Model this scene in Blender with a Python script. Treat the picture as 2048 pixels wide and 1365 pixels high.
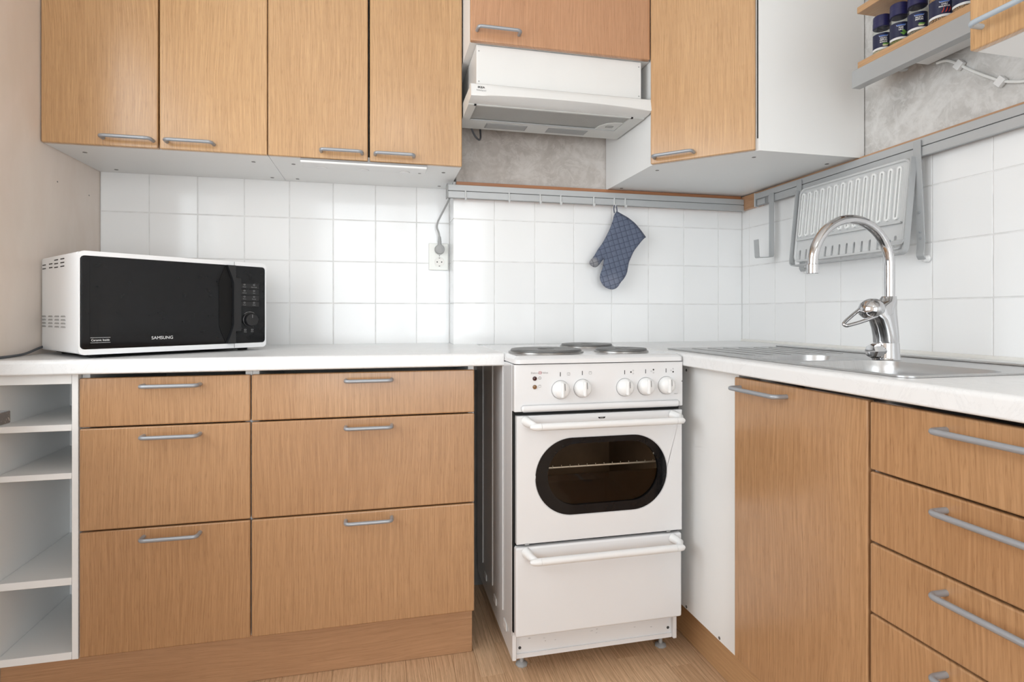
import bpy, bmesh, math, random
from mathutils import Vector, Matrix
from mathutils.geometry import delaunay_2d_cdt
random.seed(7)
PI = math.pi
for o in list(bpy.data.objects): bpy.data.objects.remove(o)
S = bpy.context.scene
C = S.collection

# ------------------------------------------------------------------ camera
cam = bpy.data.cameras.new('camera'); camo = bpy.data.objects.new('camera', cam); C.objects.link(camo)
camo.location = (0, 0, 1.007); camo.rotation_euler = (PI/2, 0, -0.2295)
cam.sensor_width = 36; cam.lens = 1138/2048*36; cam.shift_y = -53.5/2048; cam.clip_start = 0.02
S.camera = camo
# ------------------------------------------------------------------ sky, exposure
W = bpy.data.worlds.new('overcast_sky'); S.world = W; W.use_nodes = True
bg = W.node_tree.nodes['Background']; bg.inputs[0].default_value = (0.925, 0.963, 1.0, 1); bg.inputs[1].default_value = 6.0
S.view_settings.view_transform = 'Standard'; S.view_settings.look = 'None'
S.view_settings.exposure = 0.04; S.view_settings.gamma = 1.0; S.view_settings.use_curve_mapping = False
# daylight portals: they only guide sampling of the sky through the left window and the added rear opening
def portal(name, loc, rot, sx, sy):
    l = bpy.data.lights.new(name, 'AREA'); l.shape = 'RECTANGLE'; l.size = sx; l.size_y = sy
    l.cycles.is_portal = True
    o = bpy.data.objects.new(name, l); C.objects.link(o); o.location = loc; o.rotation_euler = rot
WY0, WY1, WZ0, WZ1 = -0.25, 1.40, 0.80, 2.20          # window in the left wall
RX0, RX1, RZ0, RZ1 = -0.70, 1.20, 0.30, 2.30          # added fill window, unseen behind the camera
portal('window_portal', (-1.19, (WY0+WY1)/2, (WZ0+WZ1)/2), (0, -PI/2, 0), WZ1-WZ0, WY1-WY0)
portal('fill_window_portal', ((RX0+RX1)/2, -2.26, (RZ0+RZ1)/2), (PI/2, 0, 0), RX1-RX0, RZ1-RZ0)

FILL_GLOW = 4.0   # brightness of the added fill globe, built further down
# ------------------------------------------------------------------ main planes (metres)
XL, XR, YW, YB, XB = -0.928, 1.472, 2.211, 2.090, 0.267   # left wall, right wall, back wall, its projecting half
CT, CB = 0.896, 0.859                                     # worktop top and underside
YR, ZC = -2.0, 2.55

# ------------------------------------------------------------------ material helpers
class NT:
    def __init__(s, name):
        s.m = bpy.data.materials.new(name); s.m.use_nodes = True; s.t = s.m.node_tree
        s.b = s.t.nodes['Principled BSDF']; s.out = s.t.nodes['Material Output']
    def n(s, typ, **kw):
        x = s.t.nodes.new(typ)
        for k, v in kw.items(): setattr(x, k, v)
        return x
    def l(s, a, b): s.t.links.new(a, b)
    def set(s, sock, v):
        if hasattr(v, 'is_output') or isinstance(v, bpy.types.NodeSocket): s.l(v, sock)
        else: sock.default_value = v
    def math(s, op, a, b=0.0, c=0.0):
        x = s.n('ShaderNodeMath', operation=op)
        for i, v in enumerate((a, b, c)): s.set(x.inputs[i], v)
        return x.outputs[0]
    def coord(s): return s.n('ShaderNodeTexCoord').outputs['Object']
    def rand(s): return s.n('ShaderNodeObjectInfo').outputs['Random']
    def xyz(s, v):
        x = s.n('ShaderNodeSeparateXYZ'); s.l(v, x.inputs[0]); return x.outputs
    def comb(s, x, y, z):
        c = s.n('ShaderNodeCombineXYZ')
        for i, v in enumerate((x, y, z)): s.set(c.inputs[i], v)
        return c.outputs[0]
    def noise(s, v, scale, detail=3, rough=.5, dist=0):
        x = s.n('ShaderNodeTexNoise'); s.l(v, x.inputs['Vector'])
        x.inputs['Scale'].default_value = scale; x.inputs['Detail'].default_value = detail
        x.inputs['Roughness'].default_value = rough; x.inputs['Distortion'].default_value = dist
        return x.outputs[0]
    def ramp(s, f, *stops):
        x = s.n('ShaderNodeValToRGB'); s.l(f, x.inputs[0]); e = x.color_ramp.elements
        while len(e) < len(stops): e.new(0.5)
        for i, (p, c) in enumerate(stops):
            e[i].position = p; e[i].color = (*c, 1) if len(c) == 3 else c
        return x.outputs[0]
    def mapr(s, f, a, b, c, d):
        x = s.n('ShaderNodeMapRange'); s.l(f, x.inputs[0])
        for i, v in enumerate((a, b, c, d)): x.inputs[i+1].default_value = v
        return x.outputs[0]
    def mix(s, f, a, b, mode='MIX'):
        x = s.n('ShaderNodeMix', data_type='RGBA', blend_type=mode)
        s.set(x.inputs[0], f)
        for i, v in ((6, a), (7, b)):
            if isinstance(v, tuple): x.inputs[i].default_value = (*v, 1) if len(v) == 3 else v
            else: s.l(v, x.inputs[i])
        return x.outputs[2]
    def bump(s, h, strength=.2, dist=.001):
        x = s.n('ShaderNodeBump'); s.l(h, x.inputs['Height']); x.inputs['Strength'].default_value = strength
        x.inputs['Distance'].default_value = dist; s.l(x.outputs[0], s.b.inputs['Normal'])
    def col(s, v):
        if isinstance(v, tuple): s.b.inputs['Base Color'].default_value = (*v, 1)
        else: s.l(v, s.b.inputs['Base Color'])
    def p(s, rough=.5, metal=0., spec=.5, coat=0.):
        s.b.inputs['Roughness'].default_value = rough; s.b.inputs['Metallic'].default_value = metal
        s.b.inputs['Specular IOR Level'].default_value = spec; s.b.inputs['Coat Weight'].default_value = coat
        return s.m
def srgb(r, g, b):
    f = lambda c: (c/255/12.92) if c <= 10 else ((c/255+.055)/1.055)**2.4
    return (f(r), f(g), f(b))
def plain(name, c, rough=.5, metal=0., spec=.5, coat=0., var=.03, scale=8.):
    t = NT(name); n = t.noise(t.coord(), scale, 3)
    t.col(t.mix(t.mapr(n, .3, .7, 0, 1), tuple(x*(1-var) for x in c), tuple(min(1, x*(1+var)) for x in c)))
    return t.p(rough, metal, spec, coat)
def wood(name, base, axis='z', rough=.27, contrast=1.0, fig=.35, strip=.14, rv=.6, coat=.55):
    t = NT(name); X, Y, Z = t.xyz(t.coord()); r = t.rand()
    if axis == 'z': lat, al = t.math('SUBTRACT', X, t.math('MULTIPLY', Y, .8)), Z
    elif axis == 'h': lat, al = t.math('ADD', Z, t.math('MULTIPLY', Y, .6)), t.math('ADD', X, Y)
    elif axis == 'hy': lat, al = t.math('ADD', Z, X), Y
    else: lat, al = X, Y
    lat = t.math('ADD', lat, t.math('MULTIPLY', r, 9.0)); al = t.math('ADD', al, t.math('MULTIPLY', r, 5.0))
    wob = t.noise(t.comb(t.math('MULTIPLY', lat, 2.0), 3.0, t.math('MULTIPLY', al, 1.6)), 1.0, 2)
    latw = t.math('ADD', lat, t.math('MULTIPLY', wob, .05))
    g1 = t.noise(t.comb(t.math('MULTIPLY', latw, 300), 1.0, t.math('MULTIPLY', al, 7)), 1.0, 4, .6)
    g2 = t.noise(t.comb(t.math('MULTIPLY', latw, 34), 6.0, t.math('MULTIPLY', al, .8)), 1.0, 3, .5)
    po = t.noise(t.comb(t.math('MULTIPLY', lat, 620), 2.0, t.math('MULTIPLY', al, 26)), 1.0, 2, .5)
    st = t.n('ShaderNodeTexWhiteNoise', noise_dimensions='1D')
    t.l(t.math('FLOOR', t.math('DIVIDE', lat, strip)), st.inputs['W'])
    wv = t.n('ShaderNodeTexWave', wave_type='BANDS', bands_direction='X', wave_profile='SAW')
    t.l(t.comb(latw, 0.0, t.math('MULTIPLY', al, .10)), wv.inputs[0])
    wv.inputs['Scale'].default_value = 22; wv.inputs['Distortion'].default_value = 7; wv.inputs['Detail'].default_value = 2
    wv.inputs['Detail Scale'].default_value = .7
    k = contrast
    light = tuple(min(1, c*(1+.06*k)) for c in base); dark = (base[0]*(1-.13*k), base[1]*(1-.16*k), base[2]*(1-.19*k))
    c = t.mix(t.mapr(g1, .34, .66, 0, 1), dark, light)
    c = t.mix(t.mapr(g2, .3, .7, 0, .5), c, t.mix(1.0, c, (.90, .87, .84), 'MULTIPLY'))
    c = t.mix(t.mapr(wv.outputs['Fac'], .0, 1, 0, fig), c, t.mix(1.0, c, (.86, .82, .78), 'MULTIPLY'))
    c = t.mix(t.mapr(po, .58, .68, 0, .38*k), c, t.mix(1.0, c, (.66, .60, .54), 'MULTIPLY'))
    c = t.mix(t.mapr(st.outputs[0], 0, 1, 0, .55), c, t.mix(1.0, c, (.87, .82, .77), 'MULTIPLY'))
    c = t.mix(t.mapr(r, 0, 1, 0, rv), c, t.mix(1.0, c, (.88, .84, .81), 'MULTIPLY'))
    t.col(c); t.bump(g1, .12, .0006)
    t.b.inputs['Roughness'].default_value = rough
    t.b.inputs['Coat Roughness'].default_value = .18
    return t.p(rough+.06, 0, .5, coat)

M = {}
M['oak'] = wood('oak_veneer', srgb(202, 164, 120), contrast=1.4, strip=.17, rough=.22)
M['oak_red'] = wood('oak_veneer_reddish', srgb(194, 148, 112), contrast=1.2)
M['oak_low'] = wood('oak_veneer_lower', srgb(186, 146, 106), contrast=1.5, strip=.19)
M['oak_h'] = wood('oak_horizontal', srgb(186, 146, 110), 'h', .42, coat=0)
M['oak_y'] = wood('oak_lengthwise', srgb(206, 166, 122), 'hy', .42)
M['batten'] = wood('stained_batten', srgb(186, 128, 86), 'h', .5)
M['batten_y'] = wood('stained_batten_lengthwise', srgb(198, 156, 120), 'hy', .5)
M['plank'] = wood('floor_oak', srgb(232, 200, 166), 'y', .42, 1.9, 1.1, .5, 1.0, 0.)
M['white'] = plain('white_melamine', (.82, .82, .81), .38, var=.012, scale=3)
M['white_edge'] = plain('white_edge_band', (.78, .76, .72), .4, var=.01)
M['paint'] = plain('white_paint', (.80, .79, .77), .7, var=.02, scale=2)
M['enamel'] = plain('white_enamel', (.73, .73, .735), .16, coat=.2, var=.008)
M['hood_white'] = plain('hood_white_lacquer', (.73, .725, .71), .25, var=.01)
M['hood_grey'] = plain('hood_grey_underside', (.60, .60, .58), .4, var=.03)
M['plastic'] = plain('white_plastic', (.77, .77, .765), .28, var=.01)
M['hook_grey'] = plain('pale_grey_plastic', (.60, .605, .60), .35, var=.01)
M['socket'] = plain('ivory_socket_plastic', (.80, .80, .76), .3, var=.01)
M['bluewhite'] = plain('microwave_white', (.87, .88, .89), .3, var=.008)
M['black_plastic'] = plain('black_plastic', (.012, .012, .013), .3, var=.1)
M['dark'] = plain('dark_recess', (.008, .008, .008), .5, spec=.2, var=.1)
M['grey_metal'] = plain('grey_painted_metal', (.43, .44, .445), .4, metal=.2, var=.02)
M['alu'] = plain('anodised_aluminium', (.47, .48, .485), .4, metal=.25, var=.02)
M['handle'] = plain('silver_handle', (.34, .355, .38), .32, metal=.35, var=.02)
M['blue_handle'] = plain('silver_blue_handle', (.50, .58, .66), .32, metal=.4, var=.02)
M['chrome'] = plain('chrome', (.56, .56, .57), .07, metal=1., var=.01)
M['plug'] = plain('grey_plug_rubber', (.36, .36, .355), .5, var=.04)
M['cord_dark'] = plain('dark_grey_cord', (.07, .075, .085), .45)
M['cord_white'] = plain('white_cord', (.78, .78, .76), .4)
M['ink'] = plain('black_print', (.03, .03, .03), .5)
M['ink_grey'] = plain('grey_print', (.30, .30, .30), .5)
M['ink_red'] = plain('red_print', (.45, .12, .13), .5)
M['ink_white'] = plain('white_print', (.78, .78, .78), .5)
M['lamp_red'] = plain('dark_red_lens', (.045, .012, .012), .15)
M['lamp_amber'] = plain('amber_lens', (.20, .10, .04), .15)
M['screw'] = plain('steel_screw', (.18, .17, .16), .4, metal=.5)
M['nav'] = plain('navy_plastic', (.018, .018, .085), .35, var=.05)
M['label_nav'] = plain('navy_label', (.010, .014, .055), .4, var=.05)
M['green'] = plain('printed_green_leaf', (.13, .32, .06), .5, var=.3, scale=90)
M['red'] = plain('printed_red_chilli', (.52, .05, .03), .5, var=.3, scale=90)
M['cream'] = plain('printed_cream', (.72, .66, .45), .5, var=.2, scale=120)
M['blue_oval'] = plain('printed_blue_oval', (.05, .14, .48), .5)
def spice(name, a, b, sc=420):
    t = NT(name); n = t.noise(t.coord(), sc, 2); t.col(t.ramp(n, (.40, a), (.60, b))); t.bump(n, .5, .001); return t.p(.7)
M['sp1'] = spice('ground_white_pepper', srgb(150, 138, 108), srgb(222, 214, 184))
M['sp2'] = spice('dried_herb', srgb(70, 74, 34), srgb(158, 156, 92))
M['sp3'] = spice('peppercorns', srgb(84, 74, 60), srgb(178, 166, 142))
M['sp4'] = spice('chilli_flakes', srgb(92, 58, 36), srgb(196, 158, 116))
# wall tiles: white glazed, softly uneven
t = NT('glazed_white_tile'); r = t.rand(); n = t.noise(t.n('ShaderNodeTexCoord').outputs['Object'], 9, 2)
t.col(t.mix(r, (.84, .84, .837), (.88, .88, .877))); t.bump(n, .05, .0012); M['tile'] = t.p(.11, 0, .45)
t = NT('tile_grout'); n = t.noise(t.coord(), 25, 4); t.col(t.ramp(n, (.35, (.70, .695, .685)), (.65, (.80, .795, .785)))); M['grout'] = t.p(.8)
# wallpaper: brushed stone pattern
def paper(name, a, b, c2):
    t = NT(name); co = t.coord()
    n1 = t.noise(co, 5.5, 5, .62, 1.2); n2 = t.noise(co, 38, 4, .65, .8); n3 = t.noise(co, 15, 6, .7, 2.2)
    c = t.ramp(n1, (.34, a), (.5, b), (.66, c2))
    c = t.mix(t.mapr(n2, .35, .65, 0, .55), c, t.mix(1.0, c, (.84, .83, .82), 'MULTIPLY'))
    c = t.mix(t.mapr(n3, .50, .56, 0, .40), c, c2)
    t.col(c); t.bump(n2, .15, .001); return t.p(.65)
M['paper_warm'] = paper('wallpaper_stone', srgb(176, 168, 161), srgb(190, 183, 177), srgb(206, 200, 195))
M['paper'] = paper('wallpaper_light_stone', srgb(186, 184, 181), srgb(204, 202, 199), srgb(222, 221, 219))
# left wall: bare sanded plaster, pinkish with smears
t = NT('bare_beige_plaster'); X, Y, Z = t.xyz(t.coord()); co = t.comb(X, Y, t.math('MULTIPLY', Z, .35))
n1 = t.noise(co, 3.2, 5, .6, .6); n2 = t.noise(t.coord(), 60, 3); n3 = t.noise(co, 9, 4, .6, .3)
c = t.ramp(n1, (.3, srgb(229, 217, 204)), (.5, srgb(235, 221, 210)), (.7, srgb(240, 231, 222)))
c = t.mix(t.mapr(n3, .4, .65, 0, .4), c, srgb(222, 205, 190)); t.col(c); t.bump(n2, .1, .001); M['plaster'] = t.p(.62)
# marble-pattern laminate
t = NT('white_marble_laminate'); co = t.coord(); a = t.noise(co, 7, 6, .7, 2.5); b = t.noise(co, 55, 3, .6, .5)
c = t.mix(t.mapr(a, .485, .505, 0, 1), (.76, .76, .76), (.725, .725, .725)); c = t.mix(t.mapr(a, .505, .53, 0, 1), c, (.77, .77, .77))
c = t.mix(t.mapr(b, .70, .78, 0, .6), c, (.58, .58, .58)); t.col(c); M['marble'] = t.p(.27)
# brushed stainless
t = NT('brushed_stainless'); X, Y, Z = t.xyz(t.coord()); n = t.noise(t.comb(t.math('MULTIPLY', X, 300), t.math('MULTIPLY', Y, 6), Z), 1, 3)
t.col(t.mix(n, (.47, .47, .47), (.56, .56, .56))); t.bump(n, .06, .0005); M['steel'] = t.p(.35, 1.)
# cast iron hot plate with turned rings
t = NT('cast_iron_plate'); X, Y, Z = t.xyz(t.coord()); n = t.noise(t.coord(), 30, 4)
t.col(t.mix(n, (.10, .10, .10), (.17, .17, .165))); t.bump(n, .3, .0008); M['iron'] = t.p(.42, .3)
M['iron_rim'] = plain('steel_trim_ring', (.30, .29, .28), .3, metal=.9, var=.2, scale=40)
# stone of the window sill
t = NT('grey_terrazzo_sill'); n = t.noise(t.coord(), 160, 2); n2 = t.noise(t.coord(), 30, 4)
c = t.ramp(n2, (.3, srgb(90, 94, 98)), (.7, srgb(110, 113, 116))); c = t.mix(t.mapr(n, .62, .7, 0, .7), c, srgb(196, 193, 188)); t.col(c); M['stone'] = t.p(.4)
# hood filter: woven metal mesh
t = NT('metal_filter_mesh'); ck = t.n('ShaderNodeTexChecker'); t.l(t.coord(), ck.inputs[0]); ck.inputs['Scale'].default_value = 420
n = t.noise(t.coord(), 14, 3); c = t.mix(ck.outputs['Fac'], (.30, .30, .29), (.50, .50, .48)); c = t.mix(t.mapr(n, .3, .7, 0, .4), c, (.34, .33, .31)); t.col(c); M['mesh'] = t.p(.45, .4)
# glossy black glass of the microwave door, clear jar glass, oven glass, window glass
t = NT('black_door_glass'); n = t.noise(t.coord(), 40, 2); t.col(t.mix(n, (.006, .006, .0065), (.009, .009, .010))); M['black_glass'] = t.p(.06, 0, .26)
def sheet_glass(name, tint, refl=1.0, rough=.02):
    t = NT(name); t.t.nodes.remove(t.b)
    fr = t.n('ShaderNodeFresnel'); bf = t.n('ShaderNodeNewGeometry').outputs['Backfacing']
    t.l(t.math('ADD', 1.45, t.math('MULTIPLY', bf, 1/1.45-1.45)), fr.inputs[0])   # same reflectance from both faces of the pane
    tr = t.n('ShaderNodeBsdfTransparent'); tr.inputs[0].default_value = (*tint, 1)
    gl = t.n('ShaderNodeBsdfGlossy'); gl.inputs['Roughness'].default_value = rough
    mx = t.n('ShaderNodeMixShader'); t.l(t.math('MULTIPLY', fr.outputs[0], refl), mx.inputs[0]); t.l(tr.outputs[0], mx.inputs[1]); t.l(gl.outputs[0], mx.inputs[2])
    t.l(mx.outputs[0], t.out.inputs[0]); return t.m
M['pane'] = sheet_glass('window_glass', (.96, .97, .97))
M['oven_glass'] = sheet_glass('brown_oven_glass', (.46, .37, .28), .8)
M['jar_glass'] = sheet_glass('jar_glass', (.93, .95, .93), 1.0)
M['oven_brown'] = plain('brown_oven_enamel', (.20, .125, .07), .35, var=.15, scale=14)
M['rack_steel'] = plain('oven_rack_steel', (.70, .58, .44), .3, metal=.6)
# milky plastic of the folded dish tray
t = NT('milky_ribs'); t.col((.84, .85, .84)); M['milky_light'] = t.p(.22)
t = NT('milky_plastic'); t.col((.76, .77, .77)); t.b.inputs['Transmission Weight'].default_value = .25; M['milky'] = t.p(.3)
# quilted oven mitt cloth: stitched diamond lines are printed with the same formula that shapes the mesh
QA, QB, QS = math.radians(17), math.radians(107), .0205
t = NT('blue_quilted_cloth'); X, Y, Z = t.xyz(t.coord())
def fam(a):
    pz = t.math('ADD', t.math('MULTIPLY', X, -math.sin(a)), t.math('MULTIPLY', Z, math.cos(a)))
    return t.math('PINGPONG', t.math('DIVIDE', pz, QS), .5)
ln = t.math('MINIMUM', fam(QA), fam(QB))
ck = t.n('ShaderNodeTexChecker'); t.l(t.comb(t.math('ADD', X, Z), 0.0, t.math('SUBTRACT', X, Z)), ck.inputs[0]); ck.inputs['Scale'].default_value = 560
c = t.mix(ck.outputs['Fac'], srgb(72, 81, 102), srgb(122, 129, 146))
c = t.mix(t.mapr(t.noise(t.coord(), 12, 3), .4, .7, 0, .45), c, srgb(94, 101, 120))
def spot(x, z, r0, r1):
    d = t.math('SQRT', t.math('ADD', t.math('POWER', t.math('SUBTRACT', X, x), 2.0), t.math('POWER', t.math('SUBTRACT', Z, z), 2.0)))
    return t.mapr(d, r0, r1, 1, 0)
c = t.mix(spot(-.098, .092, .020, .036), c, srgb(138, 138, 142)); c = t.mix(t.math('MULTIPLY', spot(-.02, .015, .025, .06), .5), c, srgb(132, 137, 152))
c = t.mix(t.mapr(ln, .0, .065, .85, 0), c, srgb(30, 35, 54)); t.col(c); t.bump(ck.outputs['Fac'], .2, .0006); M['mitt'] = t.p(.9, 0, .2)
M['mitt_edge'] = plain('mitt_binding', srgb(92, 96, 110), .9, var=.1, scale=60)
M['mitt_tip'] = plain('worn_grey_thumb', srgb(150, 150, 154), .9, var=.12, scale=70)

# ------------------------------------------------------------------ mesh helpers
def new(): return bmesh.new()
def B(bm, x0, x1, y0, y1, z0, z1, bev=0., seg=2, vert_only=False):
    r = bmesh.ops.create_cube(bm, size=1.0); vs = r['verts']
    for v in vs: v.co = Vector(((x0+x1)/2+v.co.x*(x1-x0), (y0+y1)/2+v.co.y*(y1-y0), (z0+z1)/2+v.co.z*(z1-z0)))
    if bev > 0:
        es = set(e for v in vs for e in v.link_edges)
        if vert_only: es = [e for e in es if abs(e.verts[0].co.z-e.verts[1].co.z) > 1e-6]
        bmesh.ops.bevel(bm, geom=list(es), offset=bev, segments=seg, profile=.5, affect='EDGES')
    return bm
def box(x0, x1, y0, y1, z0, z1, bev=0., seg=2): return B(new(), x0, x1, y0, y1, z0, z1, bev, seg)
def fillet(pts, r, n=5):
    pts = [Vector(p) for p in pts]; out = [pts[0]]
    for i in range(1, len(pts)-1):
        a, b, c = pts[i-1], pts[i], pts[i+1]; u, w = (a-b), (c-b)
        d = min(r, u.length*.49, w.length*.49); p, q = b+u.normalized()*d, b+w.normalized()*d
        for k in range(n+1):
            s = k/n; out.append(p*(1-s)**2+b*2*s*(1-s)+q*s*s)
    return out+[pts[-1]]
def T(bm, pts, rad, n=10, cap=True, flat=None):
    """tube along a path; rad number or list; flat=(w,h,up) makes a flat strap"""
    pts = [Vector(p) for p in pts]; rings = []; nrm = None
    for i, p in enumerate(pts):
        d = (pts[min(i+1, len(pts)-1)]-pts[max(i-1, 0)]).normalized()
        if nrm is None:
            nrm = Vector((0, 0, 1)) if abs(d.z) < .9 else Vector((1, 0, 0))
            if flat: nrm = Vector(flat[2])
        nrm = (nrm-d*nrm.dot(d)).normalized(); bi = d.cross(nrm)
        r = rad[i] if isinstance(rad, (list, tuple)) else rad
        if flat: offs = [(-flat[0]/2, -flat[1]/2), (flat[0]/2, -flat[1]/2), (flat[0]/2, flat[1]/2), (-flat[0]/2, flat[1]/2)]; ring = [bm.verts.new(p+bi*a+nrm*b) for a, b in offs]
        else: ring = [bm.verts.new(p+(nrm*math.cos(2*PI*k/n)+bi*math.sin(2*PI*k/n))*r) for k in range(n)]
        rings.append(ring)
    m = len(rings[0])
    for a, b in zip(rings, rings[1:]):
        for k in range(m): bm.faces.new((a[k], a[(k+1) % m], b[(k+1) % m], b[k]))
    if cap: bm.faces.new(rings[0][::-1]); bm.faces.new(rings[-1])
    return bm
def tube(pts, rad, n=10, **k): return T(new(), pts, rad, n, **k)
def LA(bm, prof, n=24, axis='z', c=(0, 0, 0)):
    """lathe of (radius, height) pairs"""
    rings = []
    def pt(r, h, a):
        x, y = r*math.cos(a), r*math.sin(a)
        v = {'z': (x, y, h), '-y': (x, -h, y), '-x': (-h, x, y)}[axis]
        return Vector(v)+Vector(c)
    for r, h in prof:
        if r < 1e-6: rings.append([bm.verts.new(pt(0, h, 0))])
        else: rings.append([bm.verts.new(pt(r, h, 2*PI*k/n)) for k in range(n)])
    for a, b in zip(rings, rings[1:]):
        for k in range(n):
            k2 = (k+1) % n
            if len(a) == 1 and len(b) == 1: continue
            if len(a) == 1: bm.faces.new((a[0], b[k], b[k2]))
            elif len(b) == 1: bm.faces.new((a[k], a[k2], b[0]))
            else: bm.faces.new((a[k], a[k2], b[k2], b[k]))
    for rg in (rings[0], rings[-1]):
        if len(rg) > 1: bm.faces.new(rg)
    return bm
def lathe(prof, n=24, axis='z', c=(0, 0, 0)): return LA(new(), prof, n, axis, c)
def prism(poly, holes, fn, d0, d1):
    """extrude a 2D outline (with holes) ; fn(a,b,d)->xyz"""
    bm = new(); edges = []
    for lp in [poly]+list(holes):
        vs = [bm.verts.new(fn(a, b, d0)) for a, b in lp]
        edges += [bm.edges.new((vs[i], vs[(i+1) % len(vs)])) for i in range(len(vs))]
    bmesh.ops.triangle_fill(bm, edges=edges, use_beauty=True)
    dv = Vector(fn(0, 0, d1))-Vector(fn(0, 0, d0))
    r = bmesh.ops.extrude_face_region(bm, geom=list(bm.faces))
    bmesh.ops.translate(bm, verts=[v for v in r['geom'] if isinstance(v, bmesh.types.BMVert)], vec=dv)
    return bm
def stadium(cx, cz, w, h, n=16, r=None):
    r = min(w, h)/2 if r is None else r; out = []
    for sx, sz, a0 in ((1, 1, 0), (-1, 1, PI/2), (-1, -1, PI), (1, -1, 3*PI/2)):
        for k in range(n+1):
            a = a0+PI/2*k/n; out.append((cx+sx*(w/2-r)+r*math.cos(a), cz+sz*(h/2-r)+r*math.sin(a)))
    return out
FY = lambda a, b, d: (a, d, b)      # outline in XZ, depth along Y
FX = lambda a, b, d: (d, a, b)      # outline in YZ, depth along X
FZ = lambda a, b, d: (a, b, d)      # outline in XY, depth along Z
def ring(outer, inner, fn, d0, d1):
    bm = new(); n = len(outer)
    L4 = [[bm.verts.new(fn(a, b, d)) for a, b in lp] for lp, d in ((outer, d0), (inner, d0), (inner, d1), (outer, d1))]
    for i in range(n):
        j = (i+1) % n
        for A_, B_ in ((0, 1), (1, 2), (2, 3), (3, 0)): bm.faces.new((L4[A_][i], L4[A_][j], L4[B_][j], L4[B_][i]))
    return bm
ROOT = {}
def obj(name, bm, mat, parent=None, smooth=40, kind=None, local=False):
    bmesh.ops.recalc_face_normals(bm, faces=list(bm.faces))
    if parent is not None and not local:
        bm.transform(ROOT[parent].inverted())
    me = bpy.data.meshes.new(name); bm.to_mesh(me); bm.free()
    if smooth:
        for p in me.polygons: p.use_smooth = True
        me.set_sharp_from_angle(angle=math.radians(smooth))
    me.materials.append(M[mat] if isinstance(mat, str) else mat)
    o = bpy.data.objects.new(name, me); C.objects.link(o)
    if smooth: w = o.modifiers.new('weighted_normal', 'WEIGHTED_NORMAL'); w.keep_sharp = True; w.weight = 90
    if parent is not None: o.parent = parent; ROOT[o] = ROOT[parent]
    else: ROOT[o] = Matrix.Identity(4)
    if kind: o['kind'] = kind
    return o
def thing(name, label, cat, loc=(0, 0, 0), rotz=0., group=None):
    o = bpy.data.objects.new(name, None); C.objects.link(o); o.empty_display_size = .05
    o.location = loc; o.rotation_euler = (0, 0, rotz); o['label'] = label; o['category'] = cat
    if group: o['group'] = group
    ROOT[o] = Matrix.Translation(loc) @ Matrix.Rotation(rotz, 4, 'Z')
    return o
def at_base(name, bm, mat, base, label, cat, group=None, smooth=40):
    """single-mesh thing whose origin sits at its base"""
    bm.transform(Matrix.Translation(base).inverted())
    o = obj(name, bm, mat, None, smooth); o.location = base; ROOT[o] = Matrix.Translation(base)
    o['label'] = label; o['category'] = cat
    if group: o['group'] = group
    return o
def struct(name, bm, mat, smooth=40): return obj(name, bm, mat, None, smooth, kind='structure')
def copy_part(src, parent, loc=None):
    o = src.copy(); C.objects.link(o); o.parent = parent; ROOT[o] = ROOT[parent]
    if loc is not None: o.location = loc
    return o
def text(name, s, size, mtx, mat, parent, bold=0., sx=1.):
    """flat lettering; mtx maps text plane (x right, y up, z out) to the world"""
    cu = bpy.data.curves.new(name, 'FONT'); cu.body = s; cu.size = size; cu.align_x = 'CENTER'; cu.align_y = 'CENTER'
    cu.extrude = .00012; cu.offset = bold; cu.resolution_u = 3
    o = bpy.data.objects.new(name, cu); C.objects.link(o)
    dg = bpy.context.evaluated_depsgraph_get(); me = bpy.data.meshes.new_from_object(o.evaluated_get(dg))
    bm = new(); bm.from_mesh(me); bpy.data.objects.remove(o); bpy.data.curves.remove(cu); bpy.data.meshes.remove(me)
    bm.transform(mtx @ Matrix.Diagonal((sx, 1, 1, 1)))
    return obj(name, bm, mat, parent, 0)
def front_m(x, y, z): return Matrix.Translation((x, y, z)) @ Matrix.Rotation(PI/2, 4, 'X')   # faces -Y
def bar_handle(p0, p1, out, standoff, mat, parent, r=.0052, label=None):
    """bent rod handle: p0,p1 on the door face, out = outward direction"""
    p0, p1, out = Vector(p0), Vector(p1), Vector(out)
    h = obj('handle', tube(fillet([p0, p0+out*standoff, p1+out*standoff, p1], .013, 6), r, 10), mat, parent)
    return h

# ================================================================== the setting
def panel(parent, name, *a, mat): return obj(name, box(*a), mat, parent)
floor = struct('floor', box(XL-.02, XR+.02, YR-.02, YW+.02, -.06, -.0085), 'grout')
k = 0; x = XL
while x < XR:
    x1 = min(x+.0668, XR); y = YR-random.random()*.5
    while y < YW:
        L = random.uniform(.36, .62); y0, y1 = max(y, YR), min(y+L, YW)
        hid = (x1 < .24 and y0 > 1.72) or (x > .96) or (y0 < -.9)
        if y1-y0 > .02 and not hid: obj('plank', box(x+.0002, x1-.0002, y0+.0002, y1-.0002, -.008, 0, .0005, 1), 'plank', floor); k += 1
        y += L
    x += .0668
bm = new(); B(bm, XL, XR, YR, -1.2, -.0084, 0); B(bm, .93, XR, -1.2, YB, -.0084, -.0005); B(bm, XL, .23, 1.75, YW, -.0084, -.0005)
obj('floor_boards', bm, 'plank', floor, kind='stuff')
struct('ceiling', box(XL-.3, XR+.3, YR-.3, YW+.3, ZC, ZC+.1), 'paint')
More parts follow.
